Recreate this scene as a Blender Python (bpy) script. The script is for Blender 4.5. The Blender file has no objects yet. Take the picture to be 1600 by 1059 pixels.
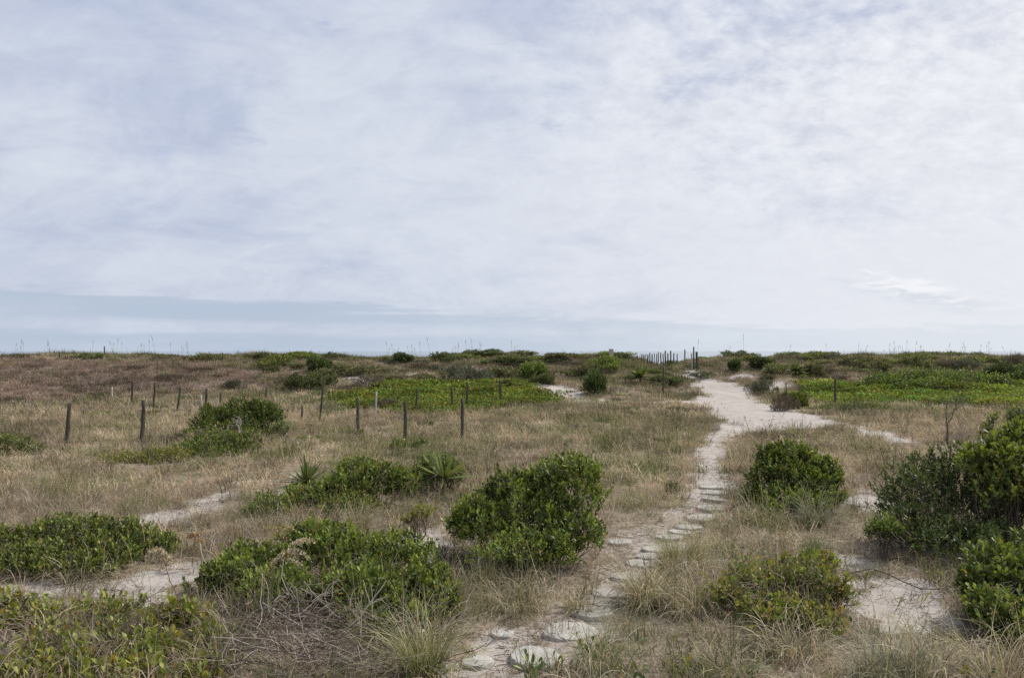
import bpy, math, random
import numpy as np

rng = np.random.default_rng(11)
random.seed(11)
PI = math.pi
scene = bpy.context.scene
COL = scene.collection

# ------------------------------------------------------------------ camera
F = 1244.4                      # focal length in photo pixels (1600 wide)
CZ = 3.0
HOR = 548.0
PITCH = math.atan((HOR - 529.5) / F)
cam_d = bpy.data.cameras.new("camera")
cam = bpy.data.objects.new("camera", cam_d)
COL.objects.link(cam)
cam_d.sensor_width = 36.0
cam_d.lens = F / 1600 * 36.0
cam_d.clip_end = 20000
cam_d.clip_start = 0.1
cam.location = (0, 0, CZ)
cam.rotation_euler = (PI / 2 + PITCH, 0, 0)
scene.camera = cam


# ------------------------------------------------------------------ noise
def _hash(ix, iy, seed):
    n = (ix.astype(np.int64) * 374761393 + iy.astype(np.int64) * 668265263 + seed * 1442695041) & 0xFFFFFFFF
    n = ((n ^ (n >> 13)) * 1274126177) & 0xFFFFFFFF
    n = n ^ (n >> 16)
    return (n & 0xFFFF) / 65535.0


def vnoise(x, y, seed=0):
    x = np.asarray(x, float); y = np.asarray(y, float)
    ix = np.floor(x); iy = np.floor(y)
    fx = x - ix; fy = y - iy
    fx = fx * fx * (3 - 2 * fx); fy = fy * fy * (3 - 2 * fy)
    a = _hash(ix, iy, seed); b = _hash(ix + 1, iy, seed)
    c = _hash(ix, iy + 1, seed); d = _hash(ix + 1, iy + 1, seed)
    return (a * (1 - fx) + b * fx) * (1 - fy) + (c * (1 - fx) + d * fx) * fy * 1.0


def fbm(x, y, seed=0, o=4):
    s = 0; a = 0.5; t = 0
    for k in range(o):
        s = s + a * vnoise(x * 2 ** k + 17.3 * k, y * 2 ** k - 9.1 * k, seed + k)
        t += a; a *= 0.5
    return s / t * 2 - 1          # -1..1


def sstep(a, b, x):
    t = np.clip((np.asarray(x, float) - a) / (b - a), 0, 1)
    return t * t * (3 - 2 * t)


# ------------------------------------------------------------------ terrain
def height(x, y):
    x = np.asarray(x, float); y = np.asarray(y, float)
    yy = y + 3.0 * fbm(x / 13.0, y / 30.0, 3, 2)
    up = sstep(45, 67, yy)
    h = 0.10 * fbm(x / 4.0, y / 4.0, 21, 3) * sstep(4, 10, np.hypot(x, y) + 0.0) * (1 - 0.5 * up)
    cut = np.exp(-((x - 13.0 - (y - 58) * 0.05) / 2.3) ** 2)
    dune = up * (2.40 + 0.36 * fbm(x / 7.0, 3.3, 5, 3)) + up * (1 - up) * 4 * 0.62 * fbm(x / 5.5, y / 4.5, 8, 3)
    dune = dune + 0.24 * up * fbm(x / 2.6, y / 2.6, 9, 2)
    dune = dune * (1 - 0.42 * cut * sstep(48, 58, y))
    fall = sstep(70, 92, y)
    h = h + dune * (1 - fall)
    h = h - 3.4 * sstep(84, 125, y)
    return h


SP, CP = math.sin(PITCH), math.cos(PITCH)


def ray(px, py):
    u = (np.asarray(px, float) - 800) / F
    v = (529.5 - np.asarray(py, float)) / F
    return u, CP - v * SP, SP + v * CP          # x, y, z


def at_depth(px, py, depth):
    u, dy, dz = ray(px, py)
    t = depth / dy
    return np.array([u * t, np.zeros_like(u) + depth, CZ + dz * t]).T


def at(px, py):
    """the point of the ground seen through photo pixel (px, py)"""
    u, dy, dz = ray(px, py)
    u, dy, dz = np.broadcast_arrays(u, dy, dz)
    t = np.full(u.shape, 4.0); done = np.zeros(u.shape, bool)
    for _ in range(120):
        hit = CZ + dz * t <= height(u * t, dy * t)
        done |= hit
        if done.all(): break
        t = np.where(done, t, t + 0.6)
    lo, hi = t - 0.6, t.copy()
    for _ in range(7):
        mi = (lo + hi) / 2
        hit = CZ + dz * mi <= height(u * mi, dy * mi)
        hi = np.where(hit, mi, hi); lo = np.where(hit, lo, mi)
    t = np.where(done, hi, t)
    return np.array([u * t, dy * t, height(u * t, dy * t)]).T


def pix_poly(pts):
    p = np.array(pts, float)
    return at(p[:, 0], p[:, 1])[:, :2]


def poly_sd(P, x, y):
    """signed distance to a polygon, positive inside"""
    x = np.asarray(x, float); y = np.asarray(y, float)
    out = np.full(x.shape, -9.0)
    mn = P.min(0) - 2.5; mx = P.max(0) + 2.5
    sel = (x > mn[0]) & (x < mx[0]) & (y > mn[1]) & (y < mx[1])
    if not sel.any():
        return out
    xs = x[sel]; ys = y[sel]
    d = np.full(xs.shape, 1e9); ins = np.zeros(xs.shape, bool)
    n = len(P)
    for i in range(n):
        ax, ay = P[i]; bx, by = P[(i + 1) % n]
        ex, ey = bx - ax, by - ay
        t = np.clip(((xs - ax) * ex + (ys - ay) * ey) / (ex * ex + ey * ey + 1e-9), 0, 1)
        d = np.minimum(d, np.hypot(xs - ax - t * ex, ys - ay - t * ey))
        c = ((ay > ys) != (by > ys)) & (xs < (bx - ax) * (ys - ay) / (by - ay + 1e-12) + ax)
        ins ^= c
    out[sel] = np.where(ins, d, -d)
    return out


SAND = [pix_poly(p) for p in (
    # wide path up through the dune
    [(1058, 580), (1078, 594), (1094, 612), (1090, 622), (1050, 626), (1000, 628), (1000, 631), (1050, 631), (1080, 632), (1104, 642),
     (1124, 655), (1132, 670), (1138, 680), (1190, 676), (1240, 672), (1285, 666), (1315, 664), (1312, 657), (1290, 651), (1262, 645), (1215, 632), (1178, 618),
     (1170, 606), (1135, 596), (1094, 588), (1080, 576)],
    # narrow path with the flagstones
    [(1124, 660), (1108, 676), (1094, 697), (1087, 722), (1081, 748), (1073, 770), (1050, 792), (1020, 812), (962, 826), (946, 850),
     (938, 880), (908, 910), (880, 935), (848, 962), (790, 974), (740, 994), (704, 1014), (650, 1034), (600, 1052), (610, 1085), (860, 1085),
     (905, 1025), (960, 985), (958, 955), (985, 925), (1000, 895), (1030, 872), (1062, 846), (1105, 822), (1138, 800), (1143, 768), (1137, 745), (1131, 722),
     (1134, 700), (1140, 680), (1155, 662)],
    [(5, 915), (60, 904), (130, 899), (200, 890), (260, 882), (320, 866), (345, 870), (305, 900), (262, 928), (225, 944), (150, 938), (90, 944), (30, 932)],
    [(196, 812), (240, 798), (290, 788), (345, 768), (350, 778), (325, 800), (280, 817), (230, 824)],
    [(626, 832), (650, 812), (690, 832), (704, 858), (720, 884), (690, 893), (655, 872), (632, 850)],
    [(1296, 858), (1340, 868), (1380, 893), (1440, 890), (1492, 905), (1498, 945), (1502, 988), (1450, 992), (1420, 1018), (1370, 1012), (1338, 988), (1332, 950), (1346, 920), (1308, 885)],
    [(1318, 668), (1352, 666), (1400, 678), (1440, 690), (1390, 692), (1340, 680)], [(1440, 694), (1472, 690), (1480, 702), (1450, 706)],
    [(1320, 776), (1350, 768), (1395, 780), (1400, 796), (1340, 796)],
    [(545, 590), (575, 583), (604, 588), (612, 606), (590, 610), (560, 602)],
    [(634, 588), (662, 582), (682, 590), (660, 600), (640, 598)],
    [(826, 604), (850, 598), (872, 604), (905, 605), (915, 618), (900, 624), (860, 622), (848, 614)],
    [(838, 627), (900, 624), (985, 625), (990, 629), (920, 630), (850, 631)],
    [(1190, 604), (1215, 596), (1236, 602), (1212, 612)],
    [(1140, 588), (1165, 583), (1175, 589), (1150, 592)],
    [(520, 562), (536, 558), (545, 562), (530, 566)], [(445, 565), (458, 562), (462, 570), (450, 572)],
    [(452, 742), (470, 734), (492, 744), (488, 764), (462, 772), (446, 760)],
)]
SPARSE = [pix_poly(p) for p in (
    [(340, 790), (420, 750), (500, 715), (560, 705), (560, 720), (470, 760), (420, 800), (340, 840), (300, 880), (260, 880), (300, 830)],
    [(560, 960), (740, 960), (880, 930), (990, 960), (1340, 1000), (1480, 1000), (1480, 1090), (560, 1090)],
    [(900, 820), (1060, 780), (1150, 780), (1130, 850), (1000, 900), (900, 920)],
    [(1250, 840), (1400, 760), (1420, 830), (1500, 900), (1500, 1000), (1330, 1000)],
    [(880, 600), (1000, 600), (1000, 635), (840, 635)],
    [(0, 890), (350, 850), (350, 950), (0, 960)],
)]
VINE = [pix_poly(p) for p in (
    [(527, 622), (580, 604), (640, 597), (720, 600), (800, 600), (835, 610), (858, 622), (850, 630), (800, 634), (760, 638), (700, 647), (640, 647), (590, 640), (540, 632)],
    [(1262, 604), (1300, 602), (1380, 606), (1480, 607), (1600, 602), (1700, 602), (1700, 636), (1600, 636), (1500, 634), (1400, 628), (1320, 632), (1270, 628)],
)]
PURPLE = [pix_poly(p) for p in (
    [(-120, 562), (150, 562), (330, 566), (420, 580), (430, 600), (300, 605), (210, 610), (170, 622), (80, 632), (-120, 640)],)]
GREENISH = [pix_poly(p) for p in (
    [(940, 560), (1060, 566), (1095, 612), (1060, 620), (960, 600)],
    [(860, 655), (1060, 650), (1090, 690), (1080, 740), (1000, 760), (920, 720)],
    [(500, 690), (720, 680), (760, 720), (700, 790), (560, 820), (500, 760)],
    [(980, 960), (1640, 960), (1640, 1090), (980, 1090)],
    [(960, 830), (1320, 800), (1330, 870), (1050, 900)],
    [(140, 745), (290, 705), (420, 690), (420, 720), (300, 750), (180, 770)],
    [(430, 616), (530, 606), (600, 640), (500, 650)],
    [(1260, 626), (1480, 630), (1480, 650), (1280, 645)],
)]


def field(polys, x, y, soft, warp=0.0, wl=0.6, seed=31):
    m = np.full(np.shape(x), -9.0)
    for P in polys:
        m = np.maximum(m, poly_sd(P, x, y))
    if warp:
        m = m + warp * fbm(np.asarray(x) / wl, np.asarray(y) / wl, seed, 3)
    return sstep(-soft, soft, m)


def sand_mask(x, y):
    a = np.maximum(field(SAND[:1], x, y, 0.3, 0.8, 0.8), field(SAND[1:2], x, y, 0.16, 0.36, 0.5))
    return np.maximum(a, field(SAND[2:], x, y, 0.25, 0.75, 0.6))


# ------------------------------------------------------------------ helpers
def tag(o, label=None, cat=None, group=None, kind=None):
    if label: o["label"] = label
    if cat: o["category"] = cat
    if group: o["group"] = group
    if kind: o["kind"] = kind
    return o


def mesh_np(name, verts, faces, cols=None, smooth=False):
    """faces: an (n,3) or (n,4) array or a list of such arrays"""
    if not isinstance(faces, list):
        faces = [faces]
    me = bpy.data.meshes.new(name)
    verts = np.asarray(verts, np.float32)
    me.vertices.add(len(verts)); me.vertices.foreach_set("co", verts.ravel())
    li = np.concatenate([f.ravel() for f in faces]).astype(np.int32)
    tot = np.concatenate([np.full(len(f), f.shape[1]) for f in faces]).astype(np.int32)
    st = np.concatenate([[0], np.cumsum(tot)[:-1]]).astype(np.int32)
    me.loops.add(len(li)); me.loops.foreach_set("vertex_index", li)
    me.polygons.add(len(tot)); me.polygons.foreach_set("loop_start", st)
    if smooth:
        me.polygons.foreach_set("use_smooth", np.ones(len(tot), bool))
    me.update(calc_edges=True)
    if cols is not None:
        ca = me.color_attributes.new("Col", 'FLOAT_COLOR', 'POINT')
        c = np.ones((len(verts), 4), np.float32); c[:, :3] = cols
        ca.data.foreach_set("color", c.ravel())
    return me


def obj(name, me, mat, parent=None, loc=None):
    o = bpy.data.objects.new(name, me)
    COL.objects.link(o)
    if mat is not None and not me.materials:
        me.materials.append(mat)
    if parent is not None: o.parent = parent
    if loc is not None: o.location = loc
    return o


def empty(name, loc):
    o = bpy.data.objects.new(name, None)
    o.empty_display_size = 0.2
    COL.objects.link(o); o.location = loc
    return o


class Geo:
    """collects vertex / face / colour arrays"""
    def __init__(s): s.v = []; s.f3 = []; s.f4 = []; s.c = []; s.n = 0
    def add(s, v, f, c):
        v = np.asarray(v, float).reshape(-1, 3)
        f = np.asarray(f, int)
        (s.f3 if f.shape[1] == 3 else s.f4).append(f + s.n)
        s.v.append(v); s.c.append(np.broadcast_to(np.asarray(c, float), (len(v), 3))); s.n += len(v)
    def mesh(s, name, smooth=False):
        fs = [np.concatenate(x) for x in (s.f3, s.f4) if x]
        return mesh_np(name, np.concatenate(s.v), fs, np.concatenate(s.c), smooth)


def nrm(v):
    return v / (np.linalg.norm(v, axis=-1, keepdims=True) + 1e-9)


def tubes(P, R, sides=4):
    """P (n,k,3) centre lines, R (n,k) radii -> verts, quad faces"""
    P = np.asarray(P, float); R = np.asarray(R, float)
    n, k, _ = P.shape
    T = nrm(np.gradient(P, axis=1))
    ref = np.where(np.abs(T[..., 2:3]) > 0.9, np.array([1.0, 0, 0]), np.array([0, 0, 1.0]))
    A = nrm(np.cross(T, ref)); B = np.cross(T, A)
    ang = np.arange(sides) * 2 * PI / sides
    V = P[:, :, None, :] + R[:, :, None, None] * (A[:, :, None, :] * np.cos(ang)[None, None, :, None] + B[:, :, None, :] * np.sin(ang)[None, None, :, None])
    i = np.arange(n)[:, None, None] * k * sides; j = np.arange(k - 1)[None, :, None] * sides; s = np.arange(sides)[None, None, :]
    s2 = (s + 1) % sides
    f = np.stack([i + j + s, i + j + s2, i + j + sides + s2, i + j + sides + s], -1).reshape(-1, 4)
    return V.reshape(-1, 3), f


def wander(start, direc, length, k, wob, g=None, droop=0.0):
    """random-walk centre lines. start (n,3) direc (n,3) length (n,)"""
    g = g or rng
    n = len(start)
    P = np.zeros((n, k, 3)); P[:, 0] = start; d = nrm(np.asarray(direc, float))
    for i in range(1, k):
        d = nrm(d + wob * g.normal(size=(n, 3)) + np.array([0, 0, -droop]))
        P[:, i] = P[:, i - 1] + d * (np.asarray(length)[:, None] / (k - 1))
    return P


def blades(n, rad, lmin, lmax, w, tilt, curl, segs, g, wob=0.15, base=None):
    """grass blades: verts, faces, and height fraction per vertex, blade index per vertex"""
    r = rad * np.sqrt(g.random(n)); a = g.random(n) * 2 * PI
    b = np.stack([r * np.cos(a), r * np.sin(a), np.zeros(n) - 0.02], -1)
    if base is not None: b = base
    phi = a + g.normal(0, 0.9, n)
    L = g.uniform(lmin, lmax, n)
    th0 = np.abs(g.normal(0, tilt, n)) + 0.03
    cu = np.abs(g.normal(curl, curl * 0.5, n))
    k = segs + 1
    s = np.linspace(0, 1, k)
    P = np.zeros((n, k, 3)); P[:, 0] = b
    ph = phi.copy()
    for i in range(1, k):
        th = np.clip(th0 + cu * s[i] ** 1.4, 0, 2.6)
        ph = ph + g.normal(0, wob, n)
        d = np.stack([np.sin(th) * np.cos(ph), np.sin(th) * np.sin(ph), np.cos(th)], -1)
        P[:, i] = P[:, i - 1] + d * (L / segs)[:, None]
    P[:, :, 2] = np.maximum(P[:, :, 2], 0.01 * g.random((n, 1)) - 0.02)
    wa = phi + PI / 2 + g.normal(0, 0.5, n)
    W = np.stack([np.cos(wa), np.sin(wa), g.normal(0, 0.2, n)], -1)
    ww = w * g.uniform(0.6, 1.3, n)
    prof = np.clip(1.0 - s ** 2 * 0.9, 0.08, 1)
    off = W[:, None, :] * (ww[:, None] * prof[None, :] * 0.5)[..., None]
    V = np.stack([P - off, P + off], 2).reshape(-1, 3)
    i = np.arange(n)[:, None] * k * 2; j = np.arange(segs)[None, :] * 2
    f = np.stack([i + j, i + j + 1, i + j + 3, i + j + 2], -1).reshape(-1, 4)
    hs = np.repeat(np.tile(s, n), 2)
    bi = np.repeat(np.arange(n), k * 2)
    return V, f, hs, bi


LEAF_V = np.array([(0, 0, 0), (0.36, 0.35, 0.10), (0.5, 0.68, 0.12), (0, 1.0, -0.06), (-0.5, 0.68, 0.12), (-0.36, 0.35, 0.10), (0, 0.5, 0.0)])
LEAF_F = np.array([(0, 1, 6), (1, 2, 6), (2, 3, 6), (3, 4, 6), (4, 5, 6), (5, 0, 6)])
LEAF2_V = np.array([(0, 0, 0), (0.5, 0.55, 0.1), (0, 1.0, 0), (-0.5, 0.55, 0.1)])
LEAF2_F = np.array([(0, 1, 2, 3)])


def leaf_geo(G, pos, axis, normal, length, width, cols, lod=0):
    """axis: leaf direction, normal: upper face; all (n,3)"""
    Y = nrm(axis); X = nrm(np.cross(Y, normal)); Z = np.cross(X, Y)
    T, FF = (LEAF_V, LEAF_F) if lod == 0 else (LEAF2_V, LEAF2_F)
    n = len(pos); m = len(T)
    V = pos[:, None, :] + X[:, None, :] * (T[None, :, 0:1] * width[:, None, None]) + Y[:, None, :] * (T[None, :, 1:2] * length[:, None, None]) \
        + Z[:, None, :] * (T[None, :, 2:3] * width[:, None, None])
    f = (np.arange(n)[:, None, None] * m + FF[None]).reshape(-1, FF.shape[1])
    G.add(V.reshape(-1, 3), f, np.repeat(cols, m, axis=0))


def shoots(G, tips, dirs, nl, ll, lw, pal, g, lod=0, shoot_len=None, spread=(0.5, 1.1), tipc=None, odd=0.02, oddcol=(0.35, 0.22, 0.03)):
    """leafy shoots: nl leaves spiralled round each twig ending at tips"""
    n = len(tips)
    SL = shoot_len or ll * 1.9
    t = np.tile(np.linspace(0.0, 1.0, nl), n) + g.normal(0, 0.05, n * nl)
    sh = np.repeat(np.arange(n), nl)
    D = nrm(dirs)[sh]
    ref = np.where(np.abs(D[:, 2:3]) > 0.9, np.array([1.0, 0, 0]), np.array([0, 0, 1.0]))
    A = nrm(np.cross(D, ref)); B = np.cross(D, A)
    az = np.tile(np.arange(nl) * 2.4, n) + np.repeat(g.random(n) * 6.28, nl) + g.normal(0, 0.3, n * nl)
    rad = A * np.cos(az)[:, None] + B * np.sin(az)[:, None]
    sp = (spread[1] * (1 - t) + spread[0] * t) + g.normal(0, 0.18, n * nl)
    ax = D * np.cos(sp)[:, None] + rad * np.sin(sp)[:, None] + np.array([0, 0, 0.12])
    no = D * np.sin(sp)[:, None] - rad * np.cos(sp)[:, None] + g.normal(0, 0.25, (n * nl, 3))
    pos = tips[sh] + D * ((t - 1) * SL)[:, None]
    L = ll * g.uniform(0.45, 1.2, n * nl); W = lw * g.uniform(0.7, 1.2, n * nl)
    pal = np.asarray(pal, float)
    # colour: each shoot leans to one palette entry, tips are younger and yellower
    ci = g.integers(0, len(pal), n)
    cn = 1 + 0.75 * fbm(tips[:, 0] / 0.30 + tips[:, 1] / 0.5, tips[:, 2] / 0.26 + tips[:, 1] / 0.4, 58, 2)
    c = pal[ci][sh] * cn[sh][:, None] * g.uniform(0.7, 1.3, (n * nl, 1)) * g.uniform(0.92, 1.08, (n * nl, 3))
    if tipc is not None:
        k = np.clip(t, 0, 1)[:, None] ** 2 * (g.random((n, 1)) ** 1.3)[sh] * 0.95
        c = c * (1 - k) + np.asarray(tipc) * k
    o = g.random(n * nl) < odd
    c[o] = np.asarray(oddcol) * g.uniform(0.5, 1.2, (o.sum(), 1))
    leaf_geo(G, pos, ax, no, L, W, c, lod)


# ------------------------------------------------------------------ node helper
class NT:
    def __init__(s, tree): s.t = tree; s.n = tree.nodes; s.l = tree.links
    def node(s, typ, **kw):
        x = s.n.new(typ)
        for k, v in kw.items(): setattr(x, k, v)
        return x
    def put(s, sock, v):
        if isinstance(v, S): s.l.new(v.s, sock)
        elif hasattr(v, "is_output"): s.l.new(v, sock)
        elif isinstance(v, (tuple, list)):
            sock.default_value = tuple(v) if len(v) == len(sock.default_value) else tuple(v) + (1,)
        else: sock.default_value = v
    def math(s, op, a, b=0.0, c=None):
        x = s.node("ShaderNodeMath", operation=op)
        s.put(x.inputs[0], a); s.put(x.inputs[1], b)
        if c is not None: s.put(x.inputs[2], c)
        return S(s, x.outputs[0])
    def smooth(s, a, b, v):
        x = s.node("ShaderNodeMapRange", interpolation_type='SMOOTHSTEP')
        s.put(x.inputs["Value"], v); s.put(x.inputs["From Min"], a); s.put(x.inputs["From Max"], b)
        return S(s, x.outputs[0])
    def mix(s, f, a, b, blend='MIX'):
        x = s.node("ShaderNodeMix", data_type='RGBA', blend_type=blend)
        s.put(x.inputs[0], f); s.put(x.inputs[6], a); s.put(x.inputs[7], b)
        return S(s, x.outputs[2])
    def comb(s, x_, y_, z_):
        x = s.node("ShaderNodeCombineXYZ")
        s.put(x.inputs[0], x_); s.put(x.inputs[1], y_); s.put(x.inputs[2], z_)
        return S(s, x.outputs[0])
    def noise(s, vec, scale, detail=4, rough=0.5, dist=0.0):
        x = s.node("ShaderNodeTexNoise")
        if vec is not None: s.put(x.inputs["Vector"], vec)
        x.inputs["Scale"].default_value = scale; x.inputs["Detail"].default_value = detail
        x.inputs["Roughness"].default_value = rough; x.inputs["Distortion"].default_value = dist
        return S(s, x.outputs[0])
    def attr(s, name, typ='GEOMETRY', out="Color"):
        x = s.node("ShaderNodeAttribute", attribute_name=name, attribute_type=typ)
        return S(s, x.outputs[out])


class S:
    def __init__(s, nt, sock): s.nt = nt; s.s = sock
    def __add__(s, o): return s.nt.math('ADD', s, o)
    def __radd__(s, o): return s.nt.math('ADD', o, s)
    def __sub__(s, o): return s.nt.math('SUBTRACT', s, o)
    def __rsub__(s, o): return s.nt.math('SUBTRACT', o, s)
    def __mul__(s, o): return s.nt.math('MULTIPLY', s, o)
    def __rmul__(s, o): return s.nt.math('MULTIPLY', o, s)
    def __truediv__(s, o): return s.nt.math('DIVIDE', s, o)


def new_mat(name):
    m = bpy.data.materials.new(name); m.use_nodes = True
    m.node_tree.nodes.clear()
    nt = NT(m.node_tree)
    out = nt.node("ShaderNodeOutputMaterial")
    return m, nt, out


def leafy_mat(name, trans=0.3, rough=0.5, spec=0.3, inst=False, tr_tint=(1.25, 1.3, 0.55), rand=0.0):
    m, nt, out = new_mat(name)
    c = nt.attr("Col")
    if inst:
        c = nt.mix(1.0, c, nt.attr("tint", 'INSTANCER'), 'MULTIPLY')
    if rand:
        oi = nt.node("ShaderNodeObjectInfo")
        hs = nt.node("ShaderNodeHueSaturation")
        nt.put(hs.inputs["Hue"], 0.5 + (S(nt, oi.outputs["Random"]) - 0.5) * 0.03 * rand)
        nt.put(hs.inputs["Value"], 1.0 + (S(nt, oi.outputs["Random"]) - 0.5) * 0.5 * rand)
        nt.put(hs.inputs["Color"], c); c = S(nt, hs.outputs[0])
    p = nt.node("ShaderNodeBsdfPrincipled")
    nt.put(p.inputs["Base Color"], c); p.inputs["Roughness"].default_value = rough
    p.inputs["Specular IOR Level"].default_value = spec
    tr = nt.node("ShaderNodeBsdfTranslucent")
    nt.put(tr.inputs["Color"], nt.mix(1.0, c, tr_tint, 'MULTIPLY'))
    mx = nt.node("ShaderNodeMixShader"); mx.inputs[0].default_value = trans
    nt.l.new(p.outputs[0], mx.inputs[1]); nt.l.new(tr.outputs[0], mx.inputs[2])
    nt.l.new(mx.outputs[0], out.inputs[0])
    return m


M_LEAF = leafy_mat("shrub_leaf", 0.26, 0.5, 0.35)
M_FAR = leafy_mat("dune_shrub_leaf", 0.25, 0.6, 0.25, rand=1.0)
M_GRASS_I = leafy_mat("grass_blade", 0.3, 0.7, 0.15, inst=True, tr_tint=(1.1, 1.05, 0.8))
M_GRASS = leafy_mat("tuft_blade", 0.28, 0.65, 0.2, tr_tint=(1.1, 1.05, 0.7))
M_VINE_I = leafy_mat("vine_leaf", 0.25, 0.7, 0.1, inst=True)


def wood_mat(name, dark, light, scale=1.0):
    m, nt, out = new_mat(name)
    tc = nt.node("ShaderNodeTexCoord")
    mp = nt.node("ShaderNodeMapping"); mp.inputs["Scale"].default_value = (30 * scale, 30 * scale, 2.2 * scale)
    nt.l.new(tc.outputs["Object"], mp.inputs[0])
    n = nt.noise(mp.outputs[0], 1.0, 6, 0.65)
    n2 = nt.noise(tc.outputs["Object"], 5.0, 3, 0.6)
    c = nt.mix(nt.smooth(0.3, 0.7, n), dark, light)
    c = nt.mix(nt.smooth(0.5, 0.75, n2) * 0.5, c, (0.12, 0.125, 0.09))
    p = nt.node("ShaderNodeBsdfPrincipled"); nt.put(p.inputs["Base Color"], c); p.inputs["Roughness"].default_value = 0.9
    p.inputs["Specular IOR Level"].default_value = 0.15
    b = nt.node("ShaderNodeBump"); b.inputs["Strength"].default_value = 0.6; b.inputs["Distance"].default_value = 0.02
    nt.put(b.inputs["Height"], n); nt.l.new(b.outputs[0], p.inputs["Normal"])
    nt.l.new(p.outputs[0], out.inputs[0])
    return m


M_POST = wood_mat("weathered_wood", (0.032, 0.028, 0.022), (0.125, 0.112, 0.09))
M_POST_PALE = wood_mat("bleached_wood", (0.30, 0.28, 0.25), (0.50, 0.47, 0.42))


def col_mat(name, rough=0.85, spec=0.15):
    m, nt, out = new_mat(name)
    p = nt.node("ShaderNodeBsdfPrincipled"); nt.put(p.inputs["Base Color"], nt.attr("Col"))
    p.inputs["Roughness"].default_value = rough; p.inputs["Specular IOR Level"].default_value = spec
    nt.l.new(p.outputs[0], out.inputs[0]); return m


M_STEM = col_mat("bark")
M_SEED = col_mat("seed_head", 0.9, 0.1)


# ------------------------------------------------------------------ world
SUN_EL, SUN_AZ = math.radians(48), math.radians(60)
w = bpy.data.worlds.new("World"); scene.world = w; w.use_nodes = True
w.node_tree.nodes.clear()
nt = NT(w.node_tree)
wout = nt.node("ShaderNodeOutputWorld"); bg = nt.node("ShaderNodeBackground")
sky = nt.node("ShaderNodeTexSky"); sky.sky_type = 'NISHITA'; sky.sun_disc = False
sky.sun_elevation = SUN_EL; sky.sun_rotation = SUN_AZ; sky.altitude = 0; sky.air_density = 1.0; sky.dust_density = 1.5
tc = nt.node("ShaderNodeTexCoord")
sep = nt.node("ShaderNodeSeparateXYZ"); nt.l.new(tc.outputs["Generated"], sep.inputs[0])
X, Y, Z = (S(nt, sep.outputs[i]) for i in range(3))
Zc = nt.math('MAXIMUM', Z, 0.0)
q = Zc + 0.14
cx, cy = X / q, Y / q
q2 = Zc + 0.42
qx, qy = X / q2, Y / q2                          # puffs have height: less flattened than the deck
big = nt.noise(nt.comb(qx * 1.4, qy * 1.6, 3.7), 1.5, 6, 0.58, 0.7)
mid = nt.noise(nt.comb(qx * 1.2, qy * 1.7, 1.3), 4.2, 8, 0.62, 0.6)
cell = nt.noise(nt.comb(qx, qy * 1.1, 9.1), 19.0, 6, 0.62, 0.35)
EL = Z                                            # ~ elevation
AZ = nt.math('ARCTAN2', X, Y)
streak = nt.noise(nt.comb(AZ * 1.6, EL * 17.0, 5.0), 2.0, 6, 0.6, 0.35)
right = nt.smooth(-0.35, 0.62, AZ)
# cover: how white and thick the veil is
cov = 0.30 + (big - 0.5) * 2.2 + (mid - 0.5) * 1.2 + right * 0.62 + (streak - 0.5) * 0.5
low = nt.smooth(0.40, 0.14, EL)
cov = cov + low * 0.42
cellm = nt.smooth(0.08, 0.3, EL) * nt.smooth(-0.15, 0.35, AZ)
cell2 = nt.noise(nt.comb(qx, qy * 1.1, 4.4), 46.0, 4, 0.6, 0.2)
cov = cov + ((cell - 0.5) * 0.9 + (cell2 - 0.5) * 0.35) * cellm
covs = nt.smooth(-0.1, 1.15, cov)
K = 10.0                                         # background strength is 0.1
blue = nt.mix(0.15, (0.495 * K, 0.555 * K, 0.725 * K), sky.outputs[0])
white = nt.mix(right, (0.66 * K, 0.71 * K, 0.805 * K), (0.805 * K, 0.825 * K, 0.88 * K))
c = nt.mix(covs, blue, white)
# mottled altocumulus: small bright cells with greyer gaps
puff = 1.0 + ((cell - 0.5) * 0.42 + (cell2 - 0.5) * 0.20) * (0.2 + 0.8 * cellm) + (mid - 0.5) * 0.22 * nt.smooth(0.06, 0.2, EL)
c = nt.mix(1.0, c, nt.comb(puff, puff * 0.2 + 0.8 * puff, 0.25 + 0.75 * puff), 'MULTIPLY')
hole = nt.smooth(0.60, 0.72, nt.noise(nt.comb(cx * 0.8, cy * 1.1, 14.0), 4.0, 6, 0.62, 0.3)) * nt.smooth(0.16, 0.3, EL)
c = nt.mix(hole * 0.8, c, blue)
# far bank of stratus low over the sea, higher on the left
wob = (nt.noise(nt.comb(AZ * 2.0, EL * 22.0, 2.0), 2.6, 6, 0.62, 0.3) - 0.5) * 0.052
edge = 0.045 - AZ * 0.040 + wob
bank = nt.smooth(0.005, -0.004, EL - edge)
stripe = nt.smooth(0.012, 0.002, nt.math('ABSOLUTE', EL - 0.026 + wob * 0.4 + AZ * 0.004)) * nt.smooth(0.25, -0.2, AZ)
bankf = bank * (0.92 - right * 0.55) * (0.55 + 0.45 * nt.smooth(0.35, 0.6, streak)) * (1.0 - stripe * 0.7)
c = nt.mix(bankf, c, nt.mix(right, (0.46 * K, 0.55 * K, 0.675 * K), (0.60 * K, 0.69 * K, 0.765 * K)))
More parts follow.
